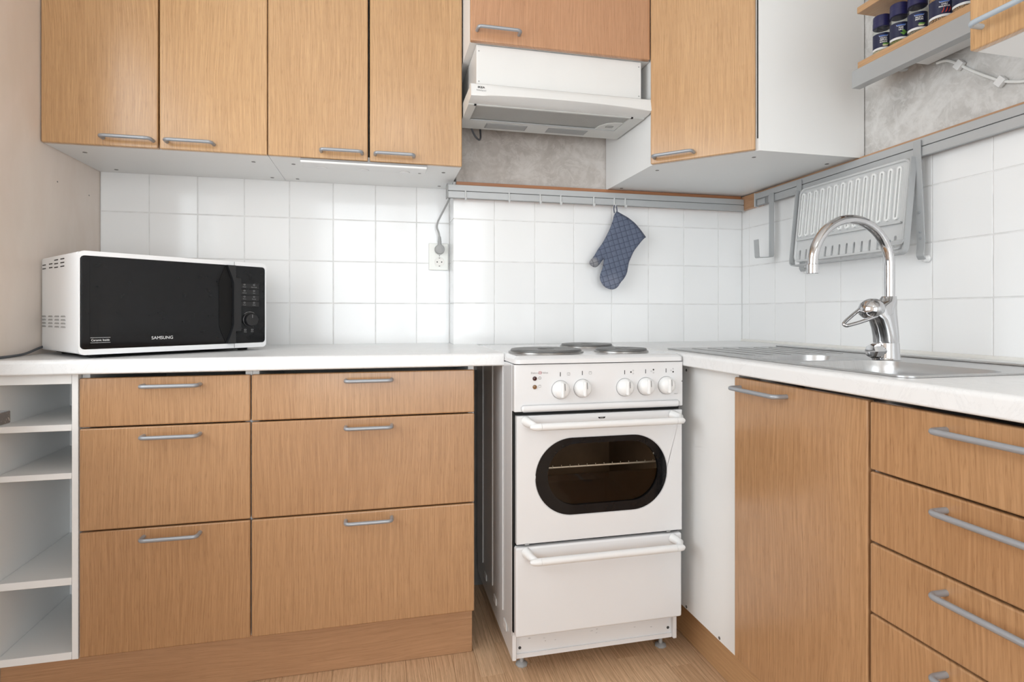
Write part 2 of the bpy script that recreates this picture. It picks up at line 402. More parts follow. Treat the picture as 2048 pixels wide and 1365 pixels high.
# back wall with its projecting half
wb = struct('wall_back', prism([(XL-.25, YW+.010), (XB+.010, YW+.010), (XB+.010, YB+.010), (XR+.25, YB+.010), (XR+.25, 2.6), (XL-.25, 2.6)], [], FZ, -.06, ZC), 'paint')
wr = struct('wall_right', box(XR+.010, XR+.25, YR-.25, YB+.010, -.06, ZC), 'paint')
bm = new()
B(bm, XL-.26, XL, YR-.25, WY0, -.06, ZC); B(bm, XL-.26, XL, WY1, YW+.012, -.06, ZC)
B(bm, XL-.26, XL, WY0, WY1, -.06, .772); B(bm, XL-.26, XL, WY0, WY1, WZ1, ZC)
wl = struct('wall_left', bm, 'plaster')
bm = new()
B(bm, XL-.26, RX0, YR-.25, YR, -.06, ZC); B(bm, RX1, XR+.25, YR-.25, YR, -.06, ZC)
B(bm, RX0, RX1, YR-.25, YR, -.06, RZ0); B(bm, RX0, RX1, YR-.25, YR, RZ1, ZC)
struct('wall_front', bm, 'paint')
NH = [(1.948, 1.400), (2.137, 1.398)]
for y, z in NH: obj('nail_hole', box(XL-.001, XL+.0006, y-.003, y+.003, z-.0025, z+.0025, .001, 1), 'screw', wl)
# window in the left wall, with its stone sill
def window(name, ax, c0, c1, z0, z1, d0, d1):
    """ax 'x': lies in a wall of constant X"""
    mk = (lambda a0, a1, zz0, zz1, e0, e1: box(e0, e1, a0, a1, zz0, zz1, .003, 1)) if ax == 'x' else (lambda a0, a1, zz0, zz1, e0, e1: box(a0, a1, e0, e1, zz0, zz1, .003, 1))
    w = obj(name, mk(c0, c1, z0, z0+.05, d0, d1), 'paint', kind='structure')
    for a in ((c0, c1, z1-.05, z1), (c0, c0+.05, z0+.05, z1-.05), (c1-.05, c1, z0+.05, z1-.05), ((c0+c1)/2-.035, (c0+c1)/2+.035, z0+.05, z1-.05)):
        obj('window_frame', mk(*a, d0, d1), 'paint', w)
    m = (c0+c1)/2; dm = (d0+d1)/2
    for a, b in ((c0+.05, m-.035), (m+.035, c1-.05)): obj('pane', mk(a, b, z0+.05, z1-.05, dm-.003, dm+.003), 'pane', w)
    return w
w1 = window('window_1', 'x', WY0, WY1, WZ0, WZ1, XL-.16, XL-.10)
obj('window_sill', box(XL-.10, -.777, WY0-.05, 1.448, .772, .7994, .0025, 2), 'stone', w1)
window('added_fill_window', 'y', RX0, RX1, RZ0, RZ1, YR-.16, YR-.10)  # second window added in the unseen rear wall for frontal fill

# added fill light, out of view: a glowing globe to brighten the left wall
r = thing('fill_globe', 'added fill light globe under the ceiling, unseen behind the camera', 'lamp', (.15, -.55, 2.2))
t = NT('fill_globe_glow'); t.b.inputs['Emission Color'].default_value = (1, .985, .96, 1); t.b.inputs['Emission Strength'].default_value = FILL_GLOW; t.col((.9, .9, .88)); t.p(.3)
obj('globe', lathe([(.045, 2.475), (.09, 2.46), (.145, 2.41), (.165, 2.36), (.15, 2.30), (.10, 2.255), (.04, 2.237), (0, 2.235)], 28, 'z', (.15, -.55, 0)), t.m, r)
obj('fill_globe_mount', lathe([(.06, 2.475), (.065, 2.50), (.06, 2.549)], 24, 'z', (.15, -.55, 0)), 'plastic', r)
# ---- glazed tiles, each one its own piece on a bed of grout
G = .0017
def tile(parent, a, *args): obj('tile', box(*args, .0011, 2), 'tile', parent)
zs = [.8924+.1558*i for i in range(4)]+[1.500]
obj('grout_bed', box(XL+.001, XB+.0015, YW+.0014, YW+.0098, .80, 1.498), 'grout', wb)
obj('grout_bed', box(XB+.0022, XR+.008, YB+.0014, YB+.0098, .80, 1.470), 'grout', wb)
obj('grout_bed', box(XB+.0014, XB+.0098, YB+.0098, YW+.0022, .80, 1.498), 'grout', wb)
obj('grout_bed', box(XR+.0014, XR+.0098, .02, YB+.002, .80, 1.470), 'grout', wr)
xs = [XL+.002]+[-.7777+.153*i for i in range(7)]+[XB]
for i in range(len(xs)-1):
    for j in range(4): tile(wb, 0, xs[i]+G, xs[i+1]-G, YW, YW+.0075, zs[j]+G, zs[j+1]-G)
for j in range(4): tile(wb, 0, XB, XB+.0075, YB+.0075, YW-G, zs[j]+G, zs[j+1]-G)
xs = [XB]+[.4212+.1568*i for i in range(7)]+[XR]
zs2 = zs[:4]+[1.469]
for i in range(len(xs)-1):
    for j in range(4): tile(wb, 0, xs[i]+(G if i else 0), xs[i+1]-G, YB, YB+.0075, zs2[j]+G, zs2[j+1]-G)
ys = [YB, 2.043]+[1.887-.1584*i for i in range(12)]
for i in range(len(ys)-1):
    for j in range(4): tile(wr, 0, XR, XR+.0075, ys[i+1]+G, ys[i]-G, zs2[j]+G, zs2[j+1]-G)
M['gap_shade'] = plain('gap_shade_grey', (.20, .195, .185), .8, var=.15, scale=12)
obj('darkened_wall_patch', box(XB+.002, .90, YB+.0002, YB+.0098, .0, .80), 'gap_shade', wb)  # untiled wall behind the stove, coloured dark to put shade into the gap
# sealing bead between worktop and tiles
obj('sealing_bead', box(XR-.006, XR+.001, .25, YB, CT-.002, CT+.009, .003, 2), 'white_edge', wr)
# wallpaper above the tiles
obj('wallpaper', box(XB+.011, XR, YB+.003, YB+.0098, 1.472, ZC-.002), 'paper_warm', wb)
obj('wallpaper', box(XR+.003, XR+.0098, YR, YB, 1.472, ZC-.002), 'paper', wr)
# wooden battens that carry the rails
struct('trim_1', box(XB+.008, 1.4535, 2.0685, YB-.0005, 1.434, 1.4925, .001, 1), 'batten')
def tilt(bm, y0=1.962, k=.010):
    for v in bm.verts: v.co.z += (y0-v.co.y)*k
    return bm
bm = box(1.4545, XR-.0005, .22, 1.950, 1.446, 1.4905); B(bm, 1.4545, XR-.0005, 1.950, 2.0675, 1.434, 1.4905); struct('trim_2', tilt(bm), 'batten_y')
# plinths under the base cabinets
struct('baseboard_back', box(XL+.003, .2703, 1.680, 1.696, 0.0005, .143, .0015, 1), 'oak_h')
struct('baseboard_right', box(.927, .943, .26, 2.06, .0005, .130, .0015, 1), 'oak_y')

# ================================================================== base cabinets on the back wall
DZ = [.8484, .7215, .4615, .1454]
HZ = [.825, .696, .4385]
def drawer_bank(x0, x1, hx0, hx1, label, yb=2.19):
    r = thing('drawer_cabinet', label, 'cabinet', (x0, 1.649, .1445))
    bm = new(); B(bm, x0+.0005, x0+.017, 1.650, yb, .1445, .8575); B(bm, x1-.017, x1-.0005, 1.650, yb, .1445, .8575)
    B(bm, x0+.017, x1-.017, 1.650, yb, .1445, .162); B(bm, x0+.017, x1-.017, yb-.01, yb, .162, .8575); B(bm, x0+.017, x1-.017, 1.80, 1.84, .84, .8575)
    obj('body', bm, 'white', r)
    for i in range(3):
        d = obj('drawer', box(x0+.0015, x1-.0015, 1.629, 1.647, DZ[i+1]+.0017, DZ[i]-.0017, .0038, 3), 'oak_low', r)
        bar_handle((hx0, 1.6292, HZ[i]), (hx1, 1.6292, HZ[i]), (0, -1, 0), .032, 'handle', d)
    return r
drawer_bank(-.731, -.3317, -.585, -.454, 'narrow oak drawer cabinet with three drawers below the microwave')
drawer_bank(-.3317, .2703, -.089, .0345, 'wide oak drawer cabinet with three drawers left of the stove', 2.07)
end = [o for o in bpy.data.objects if o.name.startswith('drawer_cabinet.001')][0]
obj('gap_darkening_panel', box(.26985, .2704, 1.6495, 2.07, .1445, .857), 'oak_h', end)  # oak sheet added over the white side to cut bounce in the gap
# open shelf unit in the corner by the left wall
r = thing('open_shelf_cabinet', 'narrow white open shelf cabinet between left wall and oak drawers', 'shelf', (XL+.004, 1.632, .1445))
obj('side_panel', box(-.7465, -.7325, 1.632, 2.19, .1445, .857, .0006, 1), 'white', r)
obj('side_panel', box(XL+.004, XL+.020, 1.632, 2.19, .1445, .857, .0006, 1), 'white', r)
obj('back_panel', box(XL+.0205, -.747, 1.972, 1.980, .1445, .857), 'white', r)
for z0, z1 in ((.833, .8572), (.716, .732), (.596, .611), (.331, .3495), (.1447, .1635)):
    obj('shelf', box(XL+.0205, -.747, 1.6325, 1.9715, z0, z1, .0006, 1), 'white', r)
# worktop, left
def nose(x_or_y0, back, zt=CT, zb=CB, r=.010):
    a = x_or_y0; pts = [(back, zb), (back, zt)]
    for k in range(7): s = PI/2*k/6; pts.append((a+r-r*math.sin(s), zt-r+r*math.cos(s)))
    for k in range(5): s = PI/2*k/4; pts.append((a+.005-.005*math.cos(s), zb+.005-.005*math.sin(s)))
    return pts
bm = prism(nose(1.599, YW-.002), [], FX, XL+.001, XB-.0015)
bm2 = prism(nose(1.599, YB-.002), [], FX, XB-.0015, .350)
me = bpy.data.meshes.new('tmp'); bm2.to_mesh(me); bm.from_mesh(me); bm2.free(); bpy.data.meshes.remove(me)
at_base('worktop', bm, 'marble', (XL+.001, 1.599, CB), 'white marble-pattern worktop under the microwave', 'worktop')

# ================================================================== base cabinets on the right wall
XF, XC = .868, .846
r = thing('corner_base_cabinet', 'white corner base cabinet panel between stove and sink door', 'cabinet', (.888, 1.29, .131))
obj('side_panel', box(.888, .904, 1.2885, 2.06, .131, .857, .0006, 1), 'white', r)
obj('back_panel', box(.906, 1.46, 2.04, 2.056, .131, .60), 'white', r)
for y, z in ((1.5258, .8409), (1.5258, .139), (1.358, .139)):
    obj('screw_cap', lathe([(.0042, 0), (.0040, .0012), (0, .0014)], 10, '-x', (.888, y, z)), 'screw', r)
r = thing('sink_base_cabinet', 'oak door base cabinet under the sink', 'cabinet', (.888, .862, .1445))
bm = new(); B(bm, .8875, 1.46, .8615, .8765, .1445, .735); B(bm, .8875, 1.46, 1.2725, 1.2875, .1445, .857); B(bm, .8875, 1.46, .8765, 1.2725, .1445, .16)
obj('body', bm, 'white', r)
d = obj('door', box(XF, XF+.018, .8642, 1.2640, .147, .8500, .0038, 3), 'oak_low', r)
bar_handle((XF, 1.238, .8265), (XF, 1.075, .8265), (-1, 0, 0), .034, 'handle', d)
r = thing('sink_drawer_cabinet', 'oak cabinet with a stack of shallow drawers beside the sink door', 'cabinet', (.888, .26, .1445))
bm = new(); B(bm, .8875, 1.46, .26, .275, .1445, .857); B(bm, .8875, 1.46, .8455, .8605, .1445, .735); B(bm, .8875, 1.46, .275, .8455, .1445, .16); B(bm, 1.44, 1.46, .275, .8455, .16, .7)
obj('body', bm, 'white', r)
RZ = [.8504, .7239, .5943, .4655, .3370, .146]
for i in range(5):
    d = obj('drawer', box(XF, XF+.018, .2615, .8590, RZ[i+1]+.0017, RZ[i]-.0017, .0038, 3), 'oak_low', r)
    z = (RZ[i]-.0255)
    bar_handle((XF, .716, z), (XF, .556, z), (-1, 0, 0), .034, 'handle', d)
# worktop, right, cut out for the sink
SX0, SX1, SY0, SY1 = .893, 1.300, .806, 1.650
bm = prism([(b, z) for b, z in nose(XC, SX0)], [], lambda a, b, d: (a, d, b), .25, YB-.002)
B(bm, SX1, XR-.0015, .25, YB-.002, CB, CT); B(bm, SX0, SX1, .25, SY0, CB, CT); B(bm, SX0, SX1, SY1, YB-.002, CB, CT)
bmesh.ops.remove_doubles(bm, verts=list(bm.verts), dist=1e-5)
at_base('worktop', bm, 'marble', (XC, .25, CB), 'white marble-pattern worktop around the steel sink', 'worktop')
# strip of worktop behind the stove
# ---- sink
r = thing('sink', 'stainless steel inset sink with two bowls and ribbed drainer', 'sink', ((SX0+SX1)/2, 1.2, CT-.15))
big = stadium(1.022, .958, .250, .290, 8, .050); small = stadium(1.022, 1.205, .215, .160, 8, .05)
rim = prism(stadium((SX0+SX1)/2, (SY0+SY1)/2, SX1-SX0+.012, SY1-SY0+.012, 6, .025), [big, small], FZ, CT+.0006, CT+.0036)
obj('rim', rim, 'steel', r, 30)
def bowl(outline, depth, cx, cy, name):
    bm = new(); prev = None
    for s, z in ((1.0, CT+.0036), (.985, CT-.004), (.95, CT-.02), (.90, CT-depth+.03), (.84, CT-depth+.008), (.74, CT-depth)):
        ring = [bm.verts.new((cx+(x-cx)*s, cy+(y-cy)*s, z)) for x, y in outline]
        if prev:
            for i in range(len(ring)): bm.faces.new((prev[i], prev[(i+1) % len(ring)], ring[(i+1) % len(ring)], ring[i]))
        prev = ring
    bm.faces.new(prev)
    b = obj(name, bm, 'steel', r, 60)
    obj('drain', lathe([(.034, 0), (.034, .002), (.026, .003), (.022, -.0), (0, -.0)], 20, 'z', (cx, cy, CT-depth+.0005)), 'chrome', b)
    return b
bowl(big, .145, 1.022, .958, 'bowl'); bowl(small, .115, 1.022, 1.205, 'bowl')
for i in range(6):
    gx = .955+.055*i
    obj('drainer_rib', prism(stadium(gx, 1.455, .009, .30, 5), [], FZ, CT+.0030, CT+.0046), 'iron_rim', r, 30)
# raised back edge
obj('back_edge', box(SX1-.018, SX1+.004, SY0+.01, SY1-.01, CT+.0034, CT+.0085, .002, 2), 'steel', r)
# ---- tap
fx, fy, fz = 1.183, 1.118, CT+.0037
r = thing('kitchen_tap', 'chrome mixer tap with high curved spout on the sink', 'tap', (fx, fy, fz))
def loft(secs, n=20):
    """sections (x0,x1,half depth,z)"""
    bm = new(); prev = None
    for x0, x1, hy, z in secs:
        ring = [bm.verts.new(((x0+x1)/2+(x1-x0)/2*math.cos(2*PI*k/n), fy+hy*math.sin(2*PI*k/n), z+(0))) for k in range(n)]
        if prev:
            for k in range(n): bm.faces.new((prev[k], prev[(k+1) % n], ring[(k+1) % n], ring[k]))
        else: bm.faces.new(ring)
        prev = ring
    bm.faces.new(prev); return bm
obj('base', loft([(1.142, 1.212, .030, fz), (1.147, 1.208, .027, fz+.006), (1.148, 1.206, .026, fz+.038), (1.149, 1.205, .0255, fz+.0395)]), 'chrome', r)
obj('body', loft([(1.149, 1.205, .0255, fz+.040), (1.148, 1.204, .026, fz+.055), (1.143, 1.203, .0255, fz+.075), (1.134, 1.202, .025, fz+.095), (1.121, 1.202, .024, fz+.110),
                 (1.124, 1.202, .022, fz+.124), (1.160, 1.202, .018, fz+.138), (1.170, 1.201, .015, fz+.150)]), 'chrome', r)
bm = new()
LA(bm, [(0, .0), (.024, .004), (.029, .014), (.027, .026), (.019, .036), (.008, .041), (0, .042)], 22)
bm.transform(Matrix.Translation((1.142, fy, fz+.104)) @ Matrix.Rotation(math.radians(-24), 4, 'Y'))
cap = obj('lever_cap', bm, 'chrome', r)
ends = [(1.128, fy+.013, fz+.128), (1.098, fy+.010, fz+.110), (1.066, fy+.004, fz+.091), (1.056, fy, fz+.084), (1.060, fy-.004, fz+.080), (1.098, fy-.011, fz+.090), (1.136, fy-.015, fz+.104)]
obj('lever', tube(fillet(ends, .02, 5), .0042, 10), 'chrome', cap)
arc = [(1.187, fy, fz+.130), (1.187, fy, 1.10)]+[(1.0795+.1075*math.cos(PI*k/24), fy, 1.122+.1075*math.sin(PI*k/24)) for k in range(25)]
sp = obj('spout', tube(arc, .0113, 16), 'chrome', r)
obj('aerator', lathe([(.0118, 0), (.0128, .001), (.0128, .021), (.0118, .022)], 18, 'z', (.972, fy, 1.1005)), 'chrome', sp)
obj('collar', lathe([(.0135, 0), (.0142, .002), (.0142, .010), (.0118, .012)], 18, 'z', (1.187, fy, fz+.134)), 'chrome', sp)
kn = obj('valve_knob', lathe([(.010, 0), (.013, .006), (.017, .008), (.0175, .028), (.015, .033), (0, .035)], 8, '-x', (1.152, fy-.012, fz+.021)), 'chrome', r, 25)
obj('valve_stem', lathe([(.009, 0), (.009, .012)], 14, '-x', (1.160, fy-.012, fz+.021)), 'chrome', kn)

# ================================================================== stove
X0, X1, YF = .352, .8435, 1.472
r = thing('stove', 'freestanding white electric stove with three hotplates', 'stove', ((X0+X1)/2, 1.78, 0))
bm = new()
B(bm, X0, X0+.012, 1.502, 2.065, .064, .872, .002, 1); B(bm, X1-.012, X1, 1.502, 2.065, .064, .872, .002, 1)
B(bm, X0+.012, X1-.012, 2.055, 2.065, .064, .872); B(bm, X0+.012, X1-.012, 1.512, 2.055, .064, .076)
B(bm, X0+.012, X1-.012, 1.512, 2.055, .742, .756); B(bm, X0+.012, X1-.012, 1.512, 2.055, .380, .390)
body = obj('body', bm, 'enamel', r)
side = obj('side_panel', box(X0-.0022, X0-.0002, 1.500, 2.06, .135, .871, .0008, 1), 'enamel', r)
for y in (1.935, 1.765, 1.612): obj('rib', box(X0-.0045, X0-.0023, y-.002, y+.002, .150, .868, .0006, 1), 'plastic', side)
for y in (1.900, 1.735, 1.590): obj('bracket', box(X0-.0040, X0-.0003, y-.026, y+.010, .112, .134, .001, 1), 'plastic', side)
# oven cavity behind the glass
bm = new(); cx0, cx1, cy0, cy1, cz0, cz1 = .385, .815, 1.5125, 1.93, .41, .725
B(bm, cx0, cx0+.004, cy0, cy1, cz0, cz1); B(bm, cx1-.004, cx1, cy0, cy1, cz0, cz1); B(bm, cx0, cx1, cy1-.004, cy1, cz0, cz1); B(bm, cx0, cx1, cy0, cy1, cz0, cz0+.004); B(bm, cx0, cx1, cy0, cy1, cz1-.004, cz1)
obj('oven_cavity', bm, 'oven_brown', r)
rack = obj('oven_rack', tube([(.392, 1.56, .567), (.808, 1.56, .567)], .0028, 8), 'rack_steel', r)
for i in range(16):
    xx = .405+.026*i; obj('rack_wire', tube([(xx, 1.556, .5690), (xx, 1.556, .5745)], .0012, 6), 'rack_steel', rack)
# hob
hob = obj('hob', prism(stadium((X0+X1)/2, 1.766, X1-X0+.002, .600, 6, .014), [], FZ, .8746, .886), 'enamel', r)
bm = prism(stadium((X0+X1)/2, 1.766, X1-X0+.003, .598, 6, .014), [], FZ, .886, .8885)
for v in bm.verts:
    if v.co.z > .887: v.co.x = (X0+X1)/2+(v.co.x-(X0+X1)/2)*.965; v.co.y = 1.766+(v.co.y-1.766)*.965; v.co.z = .8945
obj('hob_top', bm, 'enamel', hob)
for cx, cy, rad in ((.482, 1.622, .110), (.703, 1.868, .092), (.712, 1.600, .080)):
    hp = obj('hotplate', lathe([(0, .8985), (rad*.22, .8985), (rad*.24, .9045), (rad*.55, .9052), (rad*.93, .9052), (rad*.955, .9020), (rad*.957, .8955)], 40, 'z', (cx, cy, 0)), 'iron', r)
    obj('trim_ring', lathe([(rad*.958, .9000), (rad*1.0, .8985), (rad*1.012, .8948), (rad*.99, .8946), (rad*.958, .8946)], 40, 'z', (cx, cy, 0)), 'iron_rim', hp)
# control panel
cp = obj('control_panel', box(X0-.002, X1+.0015, YF, 1.5005, .7455, .8725, .003, 2), 'enamel', r)
bm = new(); B(bm, X0+.016, X1-.012, YF-.009, YF+.002, .7455, .764, .0075, 4); obj('panel_lip', bm, 'enamel', cp)
obj('dark_gap', box(X0+.003, X1-.003, 1.487, 1.5115, .7355, .7452), 'dark', r)  # near-black strips stand in for the shade inside the stove's gaps
obj('dark_gap', box(X0+.0, X1-.001, 1.4775, 1.4995, .8722, .8745), 'dark', r)
obj('dark_gap', box(X0+.006, X1-.006, 1.487, 1.5115, .3845, .3895), 'dark', r)
for kx, kz in ((.4785, .8025), (.5415, .8045), (.6662, .8036), (.7295, .8047), (.7925, .8058)):
    kb = obj('knob', lathe([(.0240, -.001), (.0246, .003), (.0240, .010), (.0205, .017), (.014, .0205), (0, .0215)], 32, '-y', (kx, YF, kz)), 'plastic', cp)
    grip = box(-.0046, .0046, -.0265, -.012, -.0205, .0205, .004, 3)
    grip.transform(Matrix.Translation((kx, YF, kz))); obj('grip', grip, 'plastic', kb)
    pts = [(kx+.0062, YF-.0215, kz+.018), (kx+.0066, YF-.0222, kz+.010), (kx+.0070, YF-.0222, kz)]
    obj('pointer_line', tube(pts, .0008, 6), 'ink_grey', kb)
    obj('shadow_ring', lathe([(.0250, -.0003), (.0256, .0004), (.0252, .0007), (.0243, .0007)], 32, '-y', (kx, YF, kz)), 'ink_grey', kb)
    obj('mark', box(kx-.0010, kx+.0010, YF-.0003, YF+.001, kz+.036, kz+.0475), 'ink', cp)
def ring_icon(x, z, rr, filled, parent):
    if filled: obj('icon', lathe([(rr, 0), (rr, .0003)], 14, '-y', (x, YF, z)), 'ink', parent)
    else: obj('icon', ring(stadium(x, z, 2*rr, 2*rr, 5), stadium(x, z, 2*rr*.7, 2*rr*.7, 5), FY, YF-.0003, YF+.0005), 'ink_grey', parent)
def square_icon(x, z, s, parent):
    obj('icon', ring(stadium(x, z, s, s, 3, s*.2), stadium(x, z, s*.84, s*.84, 3, s*.15), FY, YF-.0003, YF+.0005), 'ink_grey', parent)
    obj('icon', box(x-s*.3, x+s*.3, YF-.0003, YF+.0005, z+s*.22, z+s*.30), 'ink_grey', parent)
square_icon(.502, .8445, .0082, cp); square_icon(.5645, .8462, .0082, cp)
obj('icon', box(.5014, .5026, YF-.0003, YF+.0005, .8415, .8445), 'ink_grey', cp)
for bx, bz, full in ((.6885, .8455, 0), (.7505, .8465, 1), (.8115, .8475, 2)):
    for i, (dx, dz) in enumerate(((-.0035, 0), (.0030, .0042), (.0030, -.0042))): ring_icon(bx+dx, bz+dz, .0024 if i == full else .0021, i == full, cp)
for lz, m in ((.8345, 'lamp_red'), (.8118, 'lamp_amber')):
    il = obj('indicator_lamp', lathe([(.0058, 0), (.0058, .002), (.0046, .0028), (0, .0036)], 18, '-y', (.4062, YF, lz)), m, cp)
ring_icon(.4205, .8355, .0042, False, cp); square_icon(.4205, .8135, .0072, cp)
obj('icon', box(.4201, .4209, YF-.0003, YF+.0005, .834, .837), 'ink_grey', cp)
text('maker_lettering', 'Elektro', .0074, front_m(.4065, YF-.0002, .8492), 'ink_grey', cp)
text('maker_lettering', 'Helios', .0074, front_m(.4345, YF-.0002, .8494), 'ink_grey', cp)
obj('maker_emblem', ring(stadium(.4213, .8495, .0078, .0072, 2, .0008), stadium(.4213, .8495, .0062, .0050, 2, .0008), FY, YF-.0003, YF+.0005), 'ink_red', cp)
text('maker_lettering', 'EH', .0042, front_m(.4213, YF-.0002, .8495), 'ink_red', cp)
text('model_lettering', '3560-T', .0040, front_m(.823, YF-.0002, .7805), 'ink_grey', cp)
obj('screw', lathe([(.0016, 0), (.0012, .001), (0, .001)], 8, '-y', (.8425, YF, .816)), 'ink', cp)
# oven door with a long-oval window
dx0, dx1 = .357, .8430
win = stadium(.602, .5655, .386, .2095, 18)
door = prism([(dx0, .3915), (dx1, .3915), (dx1, .7345), (dx0, .7345)], [win], FY, YF, 1.506)
bmesh.ops.bevel(door, geom=[e for e in door.edges if abs(e.verts[0].co.y-YF) < 1e-5 and abs(e.verts[1].co.y-YF) < 1e-5 and len(e.link_faces) == 2 and abs(e.link_faces[0].normal.dot(e.link_faces[1].normal)) < .5], offset=.0022, segments=2, affect='EDGES')
dr = obj('oven_door', door, 'enamel', r, 30)
obj('dark_gap', box(X0-.0015, dx0-.0006, 1.490, 1.5005, .15, .7450), 'dark', r)  # another dark strip in place of shade, beside the oven door
obj('window_frame', ring(win, stadium(.606, .5700, .326, .168, 18), FY, YF+.0004, YF+.012), 'black_glass', dr, 30)
obj('window_glass', prism(stadium(.606, .5700, .330, .172, 18), [], FY, YF+.006, YF+.009), 'oven_glass', dr, 30)
obj('latch_slot', prism(stadium(.598, .7240, .021, .0085, 6), [], FY, YF-.0004, YF+.002), 'dark', dr)
obj('latch', box(.593, .603, YF-.0015, YF+.001, .7205, .7235, .0005, 1), 'screw', dr)
for hx in (.385, .800): obj('door_stop', box(hx-.006, hx+.006, YF-.0015, YF+.01, .3895, .3925, .001, 1), 'plug', dr)
def stove_handle(z, parent, zb):
    yb = 1.428
    bar = obj('handle', tube([(.412, yb, z), (.800, yb, z)], .0098, 16), 'plastic', parent)
    for s, xb, xe, xd in ((1, .4115, .382, .372), (-1, .8005, .826, .822)):
        obj('handle_end', tube([(xb, yb, z), (xb-s*.010, yb, z), (xb-s*.020, yb+.0005, z), (xe, yb+.001, z)], [.0099, .0097, .0085, .0040], 16), 'plastic', bar)
        pts = [(xb-s*.012, yb+.004, z+.001), (xb-s*.022, yb+.020, z+.005), (xd+s*.010, YF+.002, zb)]
        obj('handle_bracket', tube(pts, [.0085, .0105, .0135], 14), 'plastic', bar)
stove_handle(.7125, dr, .7215)
sd = obj('storage_drawer', box(.354, .8420, YF-.001, 1.508, .1435, .3835, .006, 3), 'enamel', r)
stove_handle(.3605, sd, .371)
bp_ = obj('base_panel', box(X0+.001, X1-.002, 1.516, 1.524, .066, .150, .001, 1), 'enamel', r)
for bx in (.376, .822): obj('screw_hole', lathe([(.0042, 0), (.0042, .0006), (0, .0006)], 12, '-y', (bx, 1.516, .091)), 'ink', bp_)
random.seed(4)
for i in range(26):
    a, b = random.uniform(.37, .82), random.uniform(.095, .140)
    obj('scuff', box(a, a+random.uniform(.002, .007), 1.5157, 1.5165, b, b+random.uniform(.0006, .0016)), 'ink_grey', bp_) if i < 14 else None
for px, py in ((.3985, 1.585), (.832, 1.580), (.40, 2.02), (.82, 2.02)):
    ft = obj('foot', lathe([(.017, .0), (.018, .004), (.014, .008), (.006, .010), (.005, .066)], 8, 'z', (px, py, .0004)), 'plug' if py > 2 else 'grey_metal', r)

# ================================================================== wall cabinets
def door_box(x0, x1, yf, z0, z1, mat, parent): return obj('door', box(x0, x1, yf, yf+.018, z0, z1, .0038, 3), mat, parent)
def wall_cabinet(x0, x1, label, doors, screws):
    r = thing('wall_cabinet', label, 'cabinet', (x0, 1.877, 1.4925))
    bm = new(); B(bm, x0, x1, 1.877, YW-.0012, 1.4935, 1.5095, .0006, 1); B(bm, x0, x0+.016, 1.877, YW-.0012, 1.5095, 2.19); B(bm, x1-.016, x1, 1.877, YW-.0012, 1.5095, 2.19)
    B(bm, x0+.016, x1-.016, 1.877, YW-.0012, 2.174, 2.19); B(bm, x0+.016, x1-.016, 2.19, 2.198, 1.5095, 2.174)
    if x1 > XB-.01:
        pass
    b = obj('body', bm, 'white', r)
    for dx0, dx1, h0, h1 in doors:
        d = door_box(dx0, dx1, 1.857, 1.4925, 2.19, 'oak', r)
        bar_handle((h0, 1.8572, 1.5135), (h1, 1.8572, 1.5135), (0, -1, 0), .030, 'handle', d)
    for sx, sy in screws: obj('screw_cap', lathe([(.0062, 0), (.0062, -.0008), (0, -.0008)], 12, 'z', (sx, sy, 1.4935)), 'screw', b)
    return r
wall_cabinet(-.9265, -.3315, 'oak two-door wall cabinet beside the left wall above the microwave', ((-.9255, -.6305, -.771, -.642), (-.6265, -.3320, -.606, -.480)), ((-.86, 1.955), (-.86, 2.165), (-.39, 1.955), (-.37, 2.165)))
wall_cabinet(-.3305, .2655, 'oak two-door wall cabinet with a lamp strip underneath, left of the hood', ((-.3300, -.0345, -.175, -.052), (-.0285, .2655, -.012, .109)), ((-.27, 1.955), (-.285, 2.165), (.215, 1.955), (.222, 2.165)))
# lamp strip under that cabinet
r = thing('cabinet_lamp', 'slim white lamp strip under the wall cabinet by the hood', 'lamp', (-.04, 1.90, 1.478))
obj('housing', box(-.239, .153, 1.866, 1.940, 1.4790, 1.4928, .004, 3), 'plastic', r)
obj('front_slot', box(-.238, .152, 1.8645, 1.8662, 1.4860, 1.4915), 'ink_grey', r)
for lx in (-.180, -.049, .083): obj('lens', lathe([(.0175, .4788), (.0165, .4770), (.006, .4764), (0, .4764)], 22, 'z', (lx, 1.925, 1.0)), 'plastic', r)
obj('switch', lathe([(.005, .4788), (.0045, .4776), (0, .4774)], 12, 'z', (.132, 1.925, 1.0)), 'plug', r)
# short cabinet above the hood
r = thing('hood_cabinet', 'short reddish oak cabinet above the cooker hood', 'cabinet', (.2695, 1.720, 1.8355))
bm = new(); B(bm, .2695, .8645, 1.720, YB-.001, 1.8365, 1.852); B(bm, .2695, .2855, 1.720, YB-.001, 1.852, 2.19); B(bm, .8485, .8645, 1.720, YB-.001, 1.852, 2.19); B(bm, .2855, .8485, 2.07, 2.08, 1.852, 2.19); B(bm, .2855, .8485, 1.72, 2.07, 2.174, 2.19)
obj('body', bm, 'white', r)
d = door_box(.2695, .8595, 1.700, 1.8350, 2.19, 'oak_red', r)
bar_handle((.2885, 1.7002, 1.866), (.419, 1.7002, 1.866), (0, -1, 0), .030, 'handle', d)
